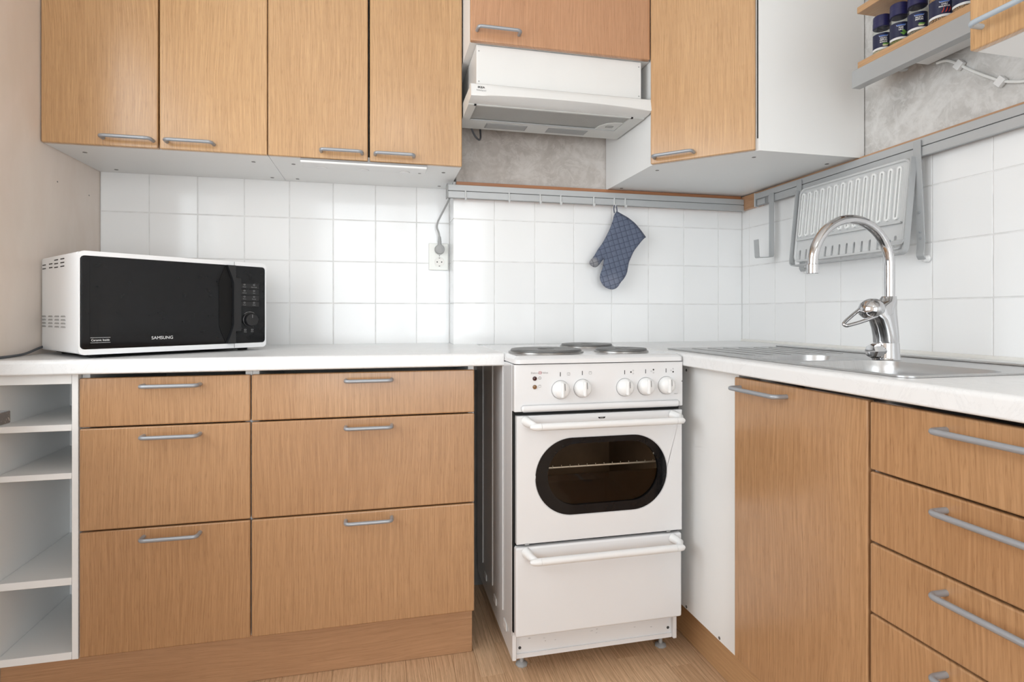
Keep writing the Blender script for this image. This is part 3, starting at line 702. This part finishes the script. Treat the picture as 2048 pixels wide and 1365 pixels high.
# ---- hood
r = thing('cooker_hood', 'white slide-out cooker hood with grey filter underneath', 'hood', (.565, 1.85, 1.655))
obj('housing', box(.290, .838, 1.7215, 2.06, 1.7060, 1.8345, .003, 2), 'hood_white', r)
for sx, sz in ((.298, 1.815), (.298, 1.722), (.829, 1.818), (.829, 1.722)): obj('screw', lathe([(.0022, 0), (.0018, .001), (0, .001)], 8, '-y', (sx, 1.7215, sz)), 'ink_grey', r)
hx0, hx1 = .2685, .8600
bm = new(); N = 24; cols = []
for i in range(N+1):
    s = i/N; x = hx0+(hx1-hx0)*s; ar = math.sin(PI*s)
    prof = [(1.7190, 1.7060), (1.6990, 1.7055), (1.6930, 1.7015), (1.6900-.004*ar, 1.690), (1.6880-.006*ar, 1.668+.003*ar), (1.6895-.005*ar, 1.6645+.006*ar), (1.712, 1.6605), (1.742, 1.6595), (1.742, 1.690), (1.7190, 1.699)]
    cols.append([bm.verts.new((x, y, z)) for y, z in prof])
for a, b in zip(cols, cols[1:]):
    for k in range(len(a)): bm.faces.new((a[k], a[(k+1) % len(a)], b[(k+1) % len(a)], b[k]))
bm.faces.new(cols[0]); bm.faces.new(cols[-1])
vis = obj('visor', bm, 'hood_white', r, 35)
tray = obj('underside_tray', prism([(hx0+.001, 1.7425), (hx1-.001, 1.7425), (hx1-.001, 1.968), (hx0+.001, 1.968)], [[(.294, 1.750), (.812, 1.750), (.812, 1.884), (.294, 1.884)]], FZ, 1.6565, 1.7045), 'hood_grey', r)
obj('filter', box(.2945, .8115, 1.7505, 1.8835, 1.6610, 1.6680), 'mesh', r)
obj('filter_edge', box(.2945, .8115, 1.8790, 1.8830, 1.6560, 1.6605, .001, 1), 'alu', r)
obj('filter_edge', box(.2945, .8115, 1.7510, 1.7545, 1.6575, 1.6605, .001, 1), 'alu', r)
for gx in (.355, .575):
    g = obj('lamp_grille', box(gx, gx+.145, 1.900, 1.948, 1.6552, 1.6567, .0005, 1), 'ink_grey', r)
    for i in range(9): obj('grille_slat', box(gx+.004, gx+.141, 1.9025+.005*i, 1.9050+.005*i, 1.6545, 1.6553), 'plug', g)
cl = obj('filter_catch', prism([(.738, 1.883), (.742, 1.850), (.758, 1.822), (.782, 1.808), (.811, 1.806), (.811, 1.883)], [], FZ, 1.6585, 1.6612), 'hood_grey', r)
obj('catch_button', prism(stadium(.778, 1.845, .026, .018, 4, .004), [], FZ, 1.6560, 1.6586), 'mesh', cl)
for gx in (.2905, .8155): obj('slide_end', box(gx-.0035, gx+.0035, 1.7420, 1.7490, 1.6555, 1.6600), 'dark', r)
text('maker_lettering', 'IKEA', .0085, front_m(.2995, 1.6884, 1.6905) @ Matrix.Rotation(-.12, 4, 'X'), 'ink', vis, .0002, 1.25)
text('maker_lettering', 'Whirlpool', .0072, front_m(.2995, 1.6876, 1.6812) @ Matrix.Rotation(-.10, 4, 'X'), 'ink_grey', vis)
obj('hood_cable', tube(fillet([(.315, 1.975, 1.660), (.328, 1.99, 1.640), (.350, 2.02, 1.632), (.362, 2.05, 1.650), (.362, 2.07, 1.70)], .02, 4), .0035, 8), 'cord_dark', r)
# ---- diagonal corner wall cabinet
r = thing('corner_wall_cabinet', 'diagonal corner wall cabinet with oak door and white sides', 'cabinet', (.868, 1.476, 1.4935))
P5 = [(.8665, YB-.001), (.8665, 1.708), (1.100, 1.476), (XR-.001, 1.476), (XR-.001, YB-.001)]
obj('body', prism(P5, [], FZ, 1.4935, 2.19), 'white', r, 20)
A, Bq = Vector((.8665, 1.708, 0)), Vector((1.100, 1.476, 0)); dl = (Bq-A).length; ang = math.atan2(Bq.y-A.y, Bq.x-A.x)
mt = Matrix.Translation((A.x, A.y, 0)) @ Matrix.Rotation(ang, 4, 'Z')
bm = box(.004, dl-.010, -.0205, -.0025, 1.4925, 2.19, .0038, 3); bm.transform(mt); d = obj('door', bm, 'oak', r)
h0, h1 = mt @ Vector((.018, -.0205, 1.5105)), mt @ Vector((.142, -.0205, 1.5105))
bar_handle(h0, h1, mt.to_3x3() @ Vector((0, -1, 0)), .030, 'handle', d)
bm = box(dl-.0075, dl-.0045, -.0012, .0005, 1.53, 2.18); bm.transform(mt); obj('hinge_gap', bm, 'dark', r)
for sx, sy in ((.915, 1.76), (.91, 2.04), (1.13, 1.545), (1.41, 1.56)): obj('screw_cap', lathe([(.0062, 0), (.0062, -.0008), (0, -.0008)], 12, 'z', (sx, sy, 1.4935)), 'screw', r)
# ---- spice shelf on the right wall
r = thing('spice_shelf', 'small oak wall shelf holding spice jars above the dish rack', 'shelf', (XR, 1.12, 1.66))
obj('shelf_board', box(1.350, XR+.002, .8655, 1.378, 1.7160, 1.7370, .001, 1), 'oak_y', r)
obj('shelf_board', box(1.350, XR+.002, .8655, 1.380, 1.8785, 1.8970, .001, 1), 'oak_y', r)
bm = new(); B(bm, 1.3435, 1.3465, .8655, 1.392, 1.6660, 1.7155, .0008, 1); B(bm, 1.3465, 1.372, .8655, 1.392, 1.666, 1.669, .0008, 1)
obj('valance', bm, 'grey_metal', r)
lt = obj('lamp_housing', box(1.380, 1.466, .90, 1.26, 1.690, 1.7158, .004, 2), 'plastic', r)
obj('lamp_end', lathe([(.010, 0), (.012, .004), (.012, .02), (.008, .024)], 14, 'z', (1.40, 1.275, 1.676)), 'plug', r)
# white cable with two clips
pts = [(1.4665, 1.235, 1.6855), (1.4665, 1.207, 1.6820), (1.4665, 1.180, 1.661), (1.4665, 1.135, 1.620), (1.4665, 1.072, 1.571), (1.4665, 1.02, 1.549), (1.4665, .96, 1.552), (1.4665, .90, 1.565)]
at_base('lamp_cable', tube(fillet(pts, .02, 4), .0035, 8), 'cord_white', (1.4665, 1.07, 1.549), 'thin white cable clipped to the wall below the spice shelf', 'cable')
for (y, z), lb in (((1.173, 1.654), 'white cable clip just below the grey shelf edge'), ((1.072, 1.571), 'white cable clip nearest the right wall cabinet')):
    bm = box(-.0005, .012, -.011, .011, -.010, .010, .002, 2); bm.transform(Matrix.Rotation(-.72, 4, 'X') @ Matrix.Identity(4)); bm.transform(Matrix.Translation((1.4595, y, z)))
    at_base('cable_clip', bm, 'plastic', (1.466, y, z-.012), lb, 'clip', 'clips holding the white cable')
# ---- wall cabinet at the right edge
r = thing('wall_cabinet', 'oak wall cabinet with pale blue handle at the right edge', 'cabinet', (1.12, .26, 1.508))
bm = new(); B(bm, 1.1205, XR+.001, .262, .8620, 1.5115, 1.5275, .0006, 1); B(bm, 1.1205, XR+.001, .262, .278, 1.5275, 2.19); B(bm, 1.1205, XR+.001, .846, .862, 1.5275, 2.19); B(bm, 1.1205, XR+.001, .278, .846, 2.174, 2.19); B(bm, 1.46, 1.468, .278, .846, 1.5275, 2.174)
obj('body', bm, 'white', r)
d = obj('door', box(1.100, 1.1185, .4645, .8615, 1.5095, 2.19, .0038, 3), 'oak', r); d2 = obj('door', box(1.100, 1.1185, .2625, .4605, 1.5095, 2.19, .0038, 3), 'oak', r)
bar_handle((1.100, .838, 1.546), (1.100, .705, 1.546), (-1, 0, 0), .032, 'blue_handle', d)

# ================================================================== spice jars
def jar(y, x, rad, hgt, fill, name_lines, patch, label, wide=False):
    z0 = 1.7374; r = thing('spice_jar', label, 'jar', (x, y, z0), group='spice jars on the oak shelf')
    ch = .033
    obj('glass', lathe([(rad*.90, 0), (rad, .003), (rad, hgt-ch-.012), (rad*.93, hgt-ch-.005), (rad*.86, hgt-ch)], 28, 'z', (x, y, z0)), 'jar_glass', r)
    obj('contents', lathe([(0, .003), (rad*.92, .003), (rad*.94, .006), (rad*.94, hgt-ch-.024), (0, hgt-ch-.022)], 24, 'z', (x, y, z0)), fill, r)
    cp = obj('cap', lathe([(rad*.95, hgt-ch), (rad*1.0, hgt-ch+.001), (rad*1.0, hgt-ch*.52), (rad*.975, hgt-ch*.50), (rad*.975, hgt-.003), (rad*.94, hgt), (0, hgt)], 32, 'z', (x, y, z0)), 'nav', r)
    la, lb = .019, .019+.040
    face = math.atan2(-y, -x)           # the printed front looks into the room
    def band(n, z0_, z1_, a0, a1, m, off=.0004, parent=None):
        bm = new(); k = 22; ro = rad+off; rows = []
        for zz in (z0_, z1_): rows.append([bm.verts.new((x+ro*math.cos(a0+(a1-a0)*i/k), y+ro*math.sin(a0+(a1-a0)*i/k), z0+zz)) for i in range(k+1)])
        for i in range(k): bm.faces.new((rows[0][i], rows[0][i+1], rows[1][i+1], rows[1][i]))
        rr = bmesh.ops.extrude_face_region(bm, geom=list(bm.faces))
        for v in rr['geom']:
            if isinstance(v, bmesh.types.BMVert): dv = Vector((v.co.x-x, v.co.y-y, 0)).normalized(); v.co += dv*.0002
        return obj(n, bm, m, parent or r)
    lab = band('label', la, lb, face-1.25, face+1.25, 'label_nav')
    band('label_band', la-.006, la, face-1.25, face+1.25, 'ink_white', parent=lab)
    def wrap(bm):                       # lay flat artwork round the jar; artwork u,v in metres, centre of the label = 0
        for v in bm.verts:
            u, vv, dd = v.co.x, v.co.z, v.co.y
            a = face+.35-(-u)/rad; ro = rad+.0009+dd
            v.co = Vector((x+ro*math.cos(a), y+ro*math.sin(a), z0+vv))
        return bm
    def fine(bm): bmesh.ops.triangulate(bm, faces=list(bm.faces)); bmesh.ops.subdivide_edges(bm, edges=list(bm.edges), cuts=3, use_grid_fill=True); return bm
    art = lambda n, poly, m: obj(n, wrap(fine(prism(poly, [], FY, 0, .0001))), m, lab, 0)
    art('brand_oval', stadium(-.004, lb-.007, .022, .008, 5), 'ink_white'); bm = fine(prism(stadium(-.004, lb-.007, .0205, .0066, 5), [], FY, .0002, .0003)); obj('brand_oval', wrap(bm), 'blue_oval', lab, 0)
    for i, s in enumerate(name_lines):
        cu = bpy.data.curves.new('lettering', 'FONT'); cu.body = s; cu.size = .0052; cu.align_x = 'CENTER'; cu.align_y = 'CENTER'; cu.offset = .0002
        o = bpy.data.objects.new('lettering', cu); C.objects.link(o)
        me = bpy.data.meshes.new_from_object(o.evaluated_get(bpy.context.evaluated_depsgraph_get())); bm = new(); bm.from_mesh(me)
        bpy.data.objects.remove(o); bpy.data.curves.remove(cu); bpy.data.meshes.remove(me)
        for v in bm.verts: v.co = Vector((v.co.x-.004, .0001, v.co.y+lb-.0155-.0054*i))
        obj('lettering', wrap(bm), 'ink_white', lab, 0)
    if patch == 'leaf':
        art('printed_leaf', stadium(.002, la+.010, .016, .010, 5), 'green'); bm = fine(prism(stadium(.0, la+.006, .014, .008, 4), [], FY, .0002, .0003)); obj('printed_seeds', wrap(bm), 'cream', lab, 0)
    elif patch == 'herb':
        for du, dv in ((.0, .007), (-.004, .011), (.004, .011), (0, .015)): art('printed_leaf', stadium(du+.002, la+dv, .007, .006, 4), 'green')
    else:
        for i in range(3): art('printed_chilli', [(-.010+.007*i, la+.003), (-.007+.007*i, la+.005), (-.0045+.007*i, la+.011), (-.0050+.007*i, la+.018), (-.0068+.007*i, la+.011), (-.009+.007*i, la+.006)], 'red')
    return r
jar(1.332, 1.388, .0225, .112, 'sp1', ('VALKO', 'PIPPURI', 'ROUHE'), 'leaf', 'blue-capped spice jar with pale powder, leftmost on the shelf')
jar(1.273, 1.384, .0225, .114, 'sp2', ('BASI', 'LIKA'), 'herb', 'blue-capped spice jar of dried herbs with a green sprig label')
jar(1.219, 1.384, .0225, .114, 'sp3', ('MUSTA', 'PIPPURI'), 'leaf', 'blue-capped peppercorn jar in the middle of the spice shelf')
jar(1.156, 1.388, .0270, .128, 'sp4', ('CHILI', 'MAUSTUS'), 'chilli', 'larger spice jar with red chillies on its label and brown flakes')
jar(1.096, 1.386, .0250, .124, 'sp4', ('CHILI',), 'chilli', 'rightmost spice jar, three red chillies, half behind the wall cabinet')

# ================================================================== rails
r = thing('utensil_rail', 'grey metal rail with hooks on the tiles behind the stove', 'rail', (.241, 2.066, 1.429))
bm = new(); B(bm, .243, 1.4535, 2.0560, 2.0680, 1.4295, 1.4760); obj('channel', bm, 'ink_grey', r)
obj('upper_strip', box(.2425, 1.4535, 2.0500, 2.0560, 1.4550, 1.4765, .001, 1), 'alu', r)
obj('lower_strip', box(.2425, 1.4535, 2.0500, 2.0560, 1.4290, 1.4530, .001, 1), 'alu', r)
obj('end_cap', box(.2385, .2425, 2.0495, 2.0885, 1.4290, 1.4800, .001, 1), 'plug', r)
names = ['leftmost pale grey hook on the back rail by the socket', 'second pale grey hook from the left on the back rail', 'third pale grey hook from the left on the back rail', 'pale grey hook fourth from the left on the back rail', 'pale grey hook just left of the oven mitt', 'pale grey hook carrying the oven mitt loop', 'pale grey hook just right of the oven mitt']
for i, hx in enumerate((.3055, .4675, .5865, .667, .799, .8835, .929)):
    bm = new(); B(bm, hx-.0024, hx+.0024, 2.0450, 2.0495, 1.4240, 1.4560, .001, 1); B(bm, hx-.0024, hx+.0024, 2.0455, 2.052, 1.4545, 1.4565)
    T(bm, fillet([(hx, 2.0470, 1.4270), (hx, 2.0470, 1.4205), (hx, 2.0350, 1.4205), (hx, 2.0350, 1.4290)], .005, 4), .0026, 8)
    at_base('rail_hook', bm, 'hook_grey', (hx, 2.047, 1.4185), names[i], 'hook', 'small hooks on the back rail')
r = thing('utensil_rail', 'long grey metal rail on the right tiled wall above the sink', 'rail', (1.448, 1.1, 1.429))
obj('channel', tilt(box(1.4440, 1.4540, .22, 1.955, 1.4315, 1.4785)), 'ink_grey', r)
obj('upper_strip', tilt(box(1.4370, 1.4440, .22, 1.958, 1.4580, 1.4800, .001, 1)), 'alu', r)
obj('lower_strip', tilt(box(1.4370, 1.4440, .22, 1.880, 1.4310, 1.4560, .001, 1)), 'alu', r)
obj('lower_strip', tilt(box(1.4400, 1.4440, 1.905, 1.950, 1.4330, 1.4540, .001, 1)), 'alu', r)
obj('end_cap', tilt(box(1.4350, 1.4540, 1.957, 1.962, 1.4290, 1.4820, .001, 1)), 'alu', r)
# flat J hook
pts = fillet([(1.4335, 1.857, 1.462), (1.4335, 1.857, 1.222), (1.372, 1.857, 1.218), (1.368, 1.857, 1.285)], .006, 4)
at_base('towel_hook', tube(pts, 0, flat=(.026, .0022, (-1, 0, 0))), 'grey_metal', (1.42, 1.857, 1.217), 'flat grey metal J hook hanging at the left end of the sink rail', 'hook')
# ---- folded dish rack
r = thing('dish_rack', 'folded dish rack with milky plastic tray hanging on the sink rail', 'dish rack', (1.42, 1.49, 1.15))
for y in (1.712, 1.263):
    st = obj('hanger_strap', tube(fillet([(1.4325, y, 1.474+(1.962-y)*.01), (1.4325, y, 1.44), (1.4465, y, 1.200), (1.4420, y, 1.168), (1.4500, y, 1.158)], .02, 5), 0, flat=(.022, .003, (-1, 0, 0))), 'grey_metal', r)
    obj('rubber_foot', lathe([(.008, 0), (.011, .004), (.011, .008), (.009, .010), (.010, .014), (.006, .019)], 14, '-x', (1.4715, y, 1.160)), 'plastic', st)
    for z in (1.215, 1.232, 1.285): obj('rivet', lathe([(.0032, 0), (.0026, .0014), (0, .002)], 10, '-x', (1.4432-(z-1.2)*.05, y, z)), 'handle', st)
TB = Matrix.Translation((1.3985, 1.488, 1.178)) @ Matrix.Rotation(math.radians(6.2), 4, 'Y')   # tray plane: local y along the wall, z up the tray
def tr(bm): bm.transform(TB); return bm
hw, th = .212, .262
fr = tube(fillet([(0, hw+.008, th), (0, hw+.008, -.004), (0, -hw-.008, -.004), (0, -hw-.008, th)], .02, 5), 0, flat=(.020, .004, (0, -1, 0)))
frame = obj('tray_frame', tr(fr), 'grey_metal', r)
tray = prism(stadium(0, th/2+.006, 2*hw, th-.006, 6, .02), [stadium(-hw+.031+.0285*i, .030, .009, .040, 4) for i in range(14)], FX, .004, .007)
tray_o = obj('tray', tr(tray), 'milky', r)
loop = [(.002, y, z) for y, z in stadium(0, th/2+.006, 2*hw-.006, th-.012, 6, .02)]; loop.append(loop[0])
obj('tray_rim', tr(tube(loop, .0042, 8, cap=False)), 'milky', tray_o)
for i in range(14):
    yy = -hw+.031+.0285*i
    obj('tray_rib', tr(ring(stadium(yy, .170, .0150, .152, 5), stadium(yy, .170, .0070, .140, 5), FX, -.0035, .0042)), 'milky_light', tray_o)
obj('cutlery_ledge', tr(box(-.006, .004, -hw+.012, hw-.012, .082, .087, .001, 1)), 'milky', tray_o)
for s in (1, -1):
    y = s*(hw+.013)
    if s < 0: lk = obj('hinge_link', prism(stadium(1.2835, 1.2100, .052, .026, 6), [], FX, 1.3790, 1.3825), 'alu', r); obj('rivet', lathe([(.0036, 0), (.003, .0014), (0, .002)], 10, '-x', (1.3790, 1.298, 1.2100)), 'handle', lk)

# ================================================================== oven mitt on its hook
OUT = [(0.888, 1.4014), (0.9053, 1.3927), (0.9343, 1.379), (0.9635, 1.3585), (0.9869, 1.3336), (1.009, 1.3058), (0.9987, 1.2973), (0.981, 1.2765), (0.9605, 1.2516), (0.9489, 1.227), (0.9401, 1.2079), (0.9358, 1.1862), (0.9329, 1.1673), (0.9212, 1.1455), (0.9053, 1.1292), (0.8938, 1.1102), (0.8765, 1.102), (0.8593, 1.1031), (0.8393, 1.1123), (0.8251, 1.1308), (0.8208, 1.1467), (0.8237, 1.1628), (0.8322, 1.1843), (0.8365, 1.2057), (0.8379, 1.2191), (0.8294, 1.2122), (0.8194, 1.1974), (0.8081, 1.1865), (0.7939, 1.1862), (0.7798, 1.1966), (0.7784, 1.2072), (0.7883, 1.218), (0.7996, 1.2315), (0.8137, 1.2559), (0.8308, 1.2776), (0.8479, 1.3075), (0.8622, 1.3348), (0.8736, 1.3646), (0.8794, 1.389)]
mx, mz, my = .885, 1.102, 2.040
def smooth_loop(p, it=2):
    for _ in range(it):
        q = []
        for i in range(len(p)):
            a, b = p[i], p[(i+1) % len(p)]; q += [(a[0]*.75+b[0]*.25, a[1]*.75+b[1]*.25), (a[0]*.25+b[0]*.75, a[1]*.25+b[1]*.75)]
        p = q
    return p
loop = smooth_loop(OUT, 1)
def inside(x, z):
    c = False; n = len(loop)
    for i in range(n):
        (x1, z1), (x2, z2) = loop[i], loop[(i+1) % n]
        if (z1 > z) != (z2 > z) and x < (x2-x1)*(z-z1)/(z2-z1)+x1: c = not c
    return c
def dist(x, z):
    b = 9; n = len(loop)
    for i in range(n):
        (x1, z1), (x2, z2) = loop[i], loop[(i+1) % n]; dx, dz = x2-x1, z2-z1
        s = max(0, min(1, ((x-x1)*dx+(z-z1)*dz)/(dx*dx+dz*dz+1e-12))); b = min(b, math.hypot(x-x1-s*dx, z-z1-s*dz))
    return b
pts = list(loop); st = .0036; zz = 1.10
while zz < 1.405:
    xx = .776
    while xx < 1.01:
        if inside(xx, zz) and dist(xx, zz) > .0016: pts.append((xx, zz))
        xx += st
    zz += st
vs2, es2, fs2, *_ = delaunay_2d_cdt([Vector(p) for p in pts], [(i, (i+1) % len(loop)) for i in range(len(loop))], [], 1, 1e-5)
bm = new()
def quilt(x, z):
    x, z = x-mx, z-mz; m = 1
    for a in (QA, QB):
        p = (-x*math.sin(a)+z*math.cos(a))/QS; f = abs(p-round(p)); m = min(m, f)
    return min(1, m/.28)
sides = []
for sgn in (-1, 1):
    row = []
    for v in vs2:
        d = dist(v.x, v.y); e = min(1, d/.020); h = .0125*math.sqrt(max(0, 1-(1-e)**2))+.0012
        h += .0026*(quilt(v.x, v.y)-1)*e
        row.append(bm.verts.new((v.x, my+sgn*h*(1 if sgn < 0 else .55), v.y)))
    sides.append(row)
    for f in fs2:
        try: bm.faces.new([row[i] for i in f])
        except ValueError: pass
bnd = [e for e in bm.edges if len(e.link_faces) == 1]
bmesh.ops.bridge_loops(bm, edges=bnd)
r = thing('oven_mitt', 'blue-grey quilted oven mitt hanging from the back rail', 'oven mitt', (mx, my, mz))
cloth = obj('mitt_cloth', bm, 'mitt', r, 70)
hem = [(x, my-.0015, z) for x, z in OUT[0:6]]
obj('binding', tube(fillet(hem, .01, 3), .0034, 8), 'mitt_edge', r)
obj('hanging_loop', tube(fillet([(.881, my, 1.396), (.8775, my-.001, 1.412), (.8800, 2.0365, 1.4262), (.8870, 2.0365, 1.4262), (.8905, my-.001, 1.412), (.892, my, 1.398)], .006, 4), 0, flat=(.0030, .0045, (0, -1, 0))), 'mitt_edge', r)

# ================================================================== socket, plug and cord
r = thing('wall_socket', 'white double wall socket on the tiles left of the stove', 'socket', (.2235, YW, 1.177))
obj('plate', box(.186, .2610, YW-.011, YW-.0005, 1.177, 1.281, .003, 3), 'socket', r)
for z in (1.256, 1.2085):
    f = obj('outlet', lathe([(.0205, .0), (.0205, .0012), (.0185, .0012), (.0180, -.006), (0, -.006)], 28, '-y', (.2265, YW-.011, z)), 'socket', r)
    if z < 1.25:
        obj('outlet_face', lathe([(.0182, 0), (0, 0.0004)], 24, '-y', (.2265, YW-.0112, z)), 'white_edge', f)
        for dx in (-.0085, .0085): obj('pin_hole', lathe([(.0025, 0), (.0025, .0006), (0, .0006)], 10, '-y', (.2265+dx, YW-.0113, z)), 'ink', f)
        for dz in (-.0155, .0155): obj('earth_clip', box(.2240, .2290, YW-.0122, YW-.0112, z+dz-.0015, z+dz+.0015), 'screw', f)
obj('plate_screw', lathe([(.002, 0), (.0018, .0006), (0, .0006)], 10, '-y', (.2265, YW-.011, 1.2325)), 'screw', r)
r = thing('power_cord', 'grey power cord with round plug running up to the back rail', 'cord', (.2265, YW-.03, 1.237))
pl = obj('plug', lathe([(.0178, .0012), (.0190, .003), (.0190, .014), (.0165, .022), (.010, .0245), (0, .025)], 28, '-y', (.2265, YW-.0115, 1.256)), 'plug', r)
sl = obj('plug_sleeve', tube([(.2265, YW-.024, 1.268), (.2262, YW-.024, 1.283), (.2256, YW-.025, 1.305)], [.0085, .0068, .0048], 12), 'plug', pl)
for i in range(4): obj('sleeve_groove', tube([(.2262, YW-.0242, 1.284+.005*i), (.2262, YW-.0242, 1.2862+.005*i)], .0075-.0006*i, 12), 'plug', sl)
obj('cord', tube(fillet([(.2256, YW-.025, 1.303), (.2225, YW-.026, 1.322), (.2140, YW-.030, 1.338), (.2170, YW-.036, 1.358), (.2320, YW-.060, 1.390), (.2470, YW-.105, 1.420), (.2500, 2.075, 1.4285)], .02, 5), .0036, 8), 'plug', r)

# ================================================================== microwave, turned across the corner
MW, MD = .485, .325
r = thing('microwave', 'white microwave oven with black glass door on the worktop', 'microwave', (-.722, 1.610, CT), .6827)
O = lambda n, bm, m, p=r, s=40: obj(n, bm, m, p, s, local=True)
z0, z1 = .0095, .2695
O('housing', box(.001, MW-.001, .018, MD, z0+.002, z1-.001, .006, 3), 'bluewhite')
ff = O('front_frame', ring(stadium(MW/2, (z0+z1)/2, MW, z1-z0, 6, .012), stadium(MW/2, .1405, MW-.006, .2345, 6, .010), FY, .0, .020), 'bluewhite')
dg = O('door', prism(stadium(.1942, .1405, .3795, .2335, 5, .009), [], FY, .0012, .016), 'black_glass')
O('door_border', box(.0060, .0235, .0002, .0013, .028, .253, .0003, 1), 'black_glass', dg)
pnl = O('control_panel', prism(stadium(.4338, .1405, .0965, .2335, 5, .009), [], FY, .0018, .016), 'black_glass')
O('seam', box(.3845, .3860, -.0004, .003, z0+.001, .0235), 'ink_grey', ff); O('seam', box(.3845, .3860, -.0004, .003, .2575, z1-.001), 'ink_grey', ff)
lens = [(.3400, .205), (.3400, .080), (.3450, .062), (.3585, .030), (.3720, .062), (.3775, .080), (.3775, .205), (.3720, .222), (.3585, .2555), (.3450, .222)]
rc = O('grip_recess', prism(lens, [], FY, -.0006, .0012), 'dark', dg)
bar = [(.3780, .0235+.001), (.3845, .0235+.001), (.3845, .257), (.3780, .257), (.3605, .257), (.3735, .223), (.3790, .205), (.3790, .080), (.3735, .061), (.3600, .0245)]
hb = prism(bar, [], FY, -.0115, .001)
O('handle', hb, 'black_plastic', dg)
O('handle', box(.3800, .4020, -.0115, .0016, .060, .222, .003, 2), 'black_plastic', dg)
for j, z in enumerate((.1978, .1795, .1612, .1430)):
    O('button_row', box(.4045, .4625, .0006, .0019, z-.0085, z+.0068, .0005, 1), 'black_plastic', pnl)
    for i, (x, s) in enumerate(((.4165, ('Power', 'Defrost', 'Micro', 'Cook')[j]), (.4465, ('Auto Cook', 'Stop', 'Deodor', 'Clock')[j]))):
        mt = Matrix.Translation((x, .0004, z-.0035)) @ Matrix.Rotation(PI/2, 4, 'X')
        cu = bpy.data.curves.new('t', 'FONT'); cu.body = s; cu.size = .0040; cu.align_x = 'CENTER'; cu.align_y = 'CENTER'; cu.extrude = .0001
        o = bpy.data.objects.new('t', cu); C.objects.link(o); me = bpy.data.meshes.new_from_object(o.evaluated_get(bpy.context.evaluated_depsgraph_get()))
        bm = new(); bm.from_mesh(me); bpy.data.objects.remove(o); bpy.data.curves.remove(cu); bpy.data.meshes.remove(me); bm.transform(mt); O('button_lettering', bm, 'ink_grey', pnl, 0)
        O('button_icon', ring(stadium(x, z+.0035, .0050, .0044, 3, .001), stadium(x, z+.0035, .0034, .0028, 3, .0006), FY, .0003, .0007), 'ink_grey', pnl)
kb = O('dial', lathe([(.0225, .0), (.0225, .003), (.0200, .004), (.0195, .014), (.0180, .0165), (0, .0170)], 32, '-y', (.4335, .0018, .094)), 'black_plastic')
ringp = [(.4335+.0245*math.cos(a*PI/180), .0012, .094+.0245*math.sin(a*PI/180)) for a in range(55, 140, 8)]
O('dial_mark', tube(ringp, .0006, 6), 'ink_grey', kb)
O('dial_pointer', box(.4330, .4342, -.0156, -.0150, .100, .110), 'ink_grey', kb)
def mtext(s, size, x, z, m, p, y=.0008, sx=1., bold=0.):
    cu = bpy.data.curves.new('t', 'FONT'); cu.body = s; cu.size = size; cu.align_x = 'CENTER'; cu.align_y = 'CENTER'; cu.extrude = .0001; cu.offset = bold
    o = bpy.data.objects.new('t', cu); C.objects.link(o); me = bpy.data.meshes.new_from_object(o.evaluated_get(bpy.context.evaluated_depsgraph_get()))
    bm = new(); bm.from_mesh(me); bpy.data.objects.remove(o); bpy.data.curves.remove(cu); bpy.data.meshes.remove(me)
    bm.transform(Matrix.Translation((x, y, z)) @ Matrix.Rotation(PI/2, 4, 'X') @ Matrix.Diagonal((sx, 1, 1, 1))); return O('lettering', bm, m, p, 0)
mtext('SAMSUNG', .0118, .1890, .0470, 'ink_white', dg, sx=1.0)
mtext('Ceramic Inside', .0078, .0462, .0455, 'ink_white', dg, sx=.84)
for z in (.0520, .0392): O('printed_line', box(.0248, .0676, .0004, .0012, z-.0003, z+.0003), 'ink_white', dg)
for x in (.4193, .4413): mtext('Stop' if x < .43 else 'Start', .0045, x, .0575, 'ink_grey', pnl, .0012); O('button_icon', ring(stadium(x, .0635, .006, .0048, 3, .001), stadium(x, .0635, .0044, .0032, 3, .0006), FY, .0010, .0017), 'ink_grey', pnl)
# vents on the left flank
for cols, rows, zt, dz in ((((.298, .030), (.236, .030)), 2, .2480, .0100), (((.187, .032), (.133, .032)), 3, .2560, .0098)):
    for yc, wd in cols:
        for k in range(rows): O('vent_slot', box(.0004, .0016, yc-wd/2, yc+wd/2, zt-dz*k-.0014, zt-dz*k+.0014), 'dark')
for yc in (.298, .236, .178, .124):
    for k in range(4):
        lv = O('vent_louvre', prism([(yc-.018, .1035-.0092*k), (yc+.018, .1035-.0092*k), (yc+.012, .1075-.0092*k), (yc-.012, .1075-.0092*k)], [], FX, -.0012, .0016), 'plug')
for x, y in ((.05, .05), (.435, .05), (.05, .28), (.435, .28)): O('foot', lathe([(.014, .0004), (.016, .0098), (.014, .0115)], 14, 'z', (x, y, 0)), 'black_plastic')
O('bottom_skirt', box(.03, MW-.06, .03, MD-.02, .0045, .0118), 'dark')
obj('mains_cable', tube(fillet([(-.9215, 1.872, .918), (-.9190, 1.830, .912), (-.9170, 1.77, .901), (-.9130, 1.70, .8995), (-.9170, 1.64, .8995), (-.9200, 1.61, .905), (-.9220, 1.575, .93), (-.9225, 1.48, .97)], .03, 5), .0033, 8), 'cord_dark', r)
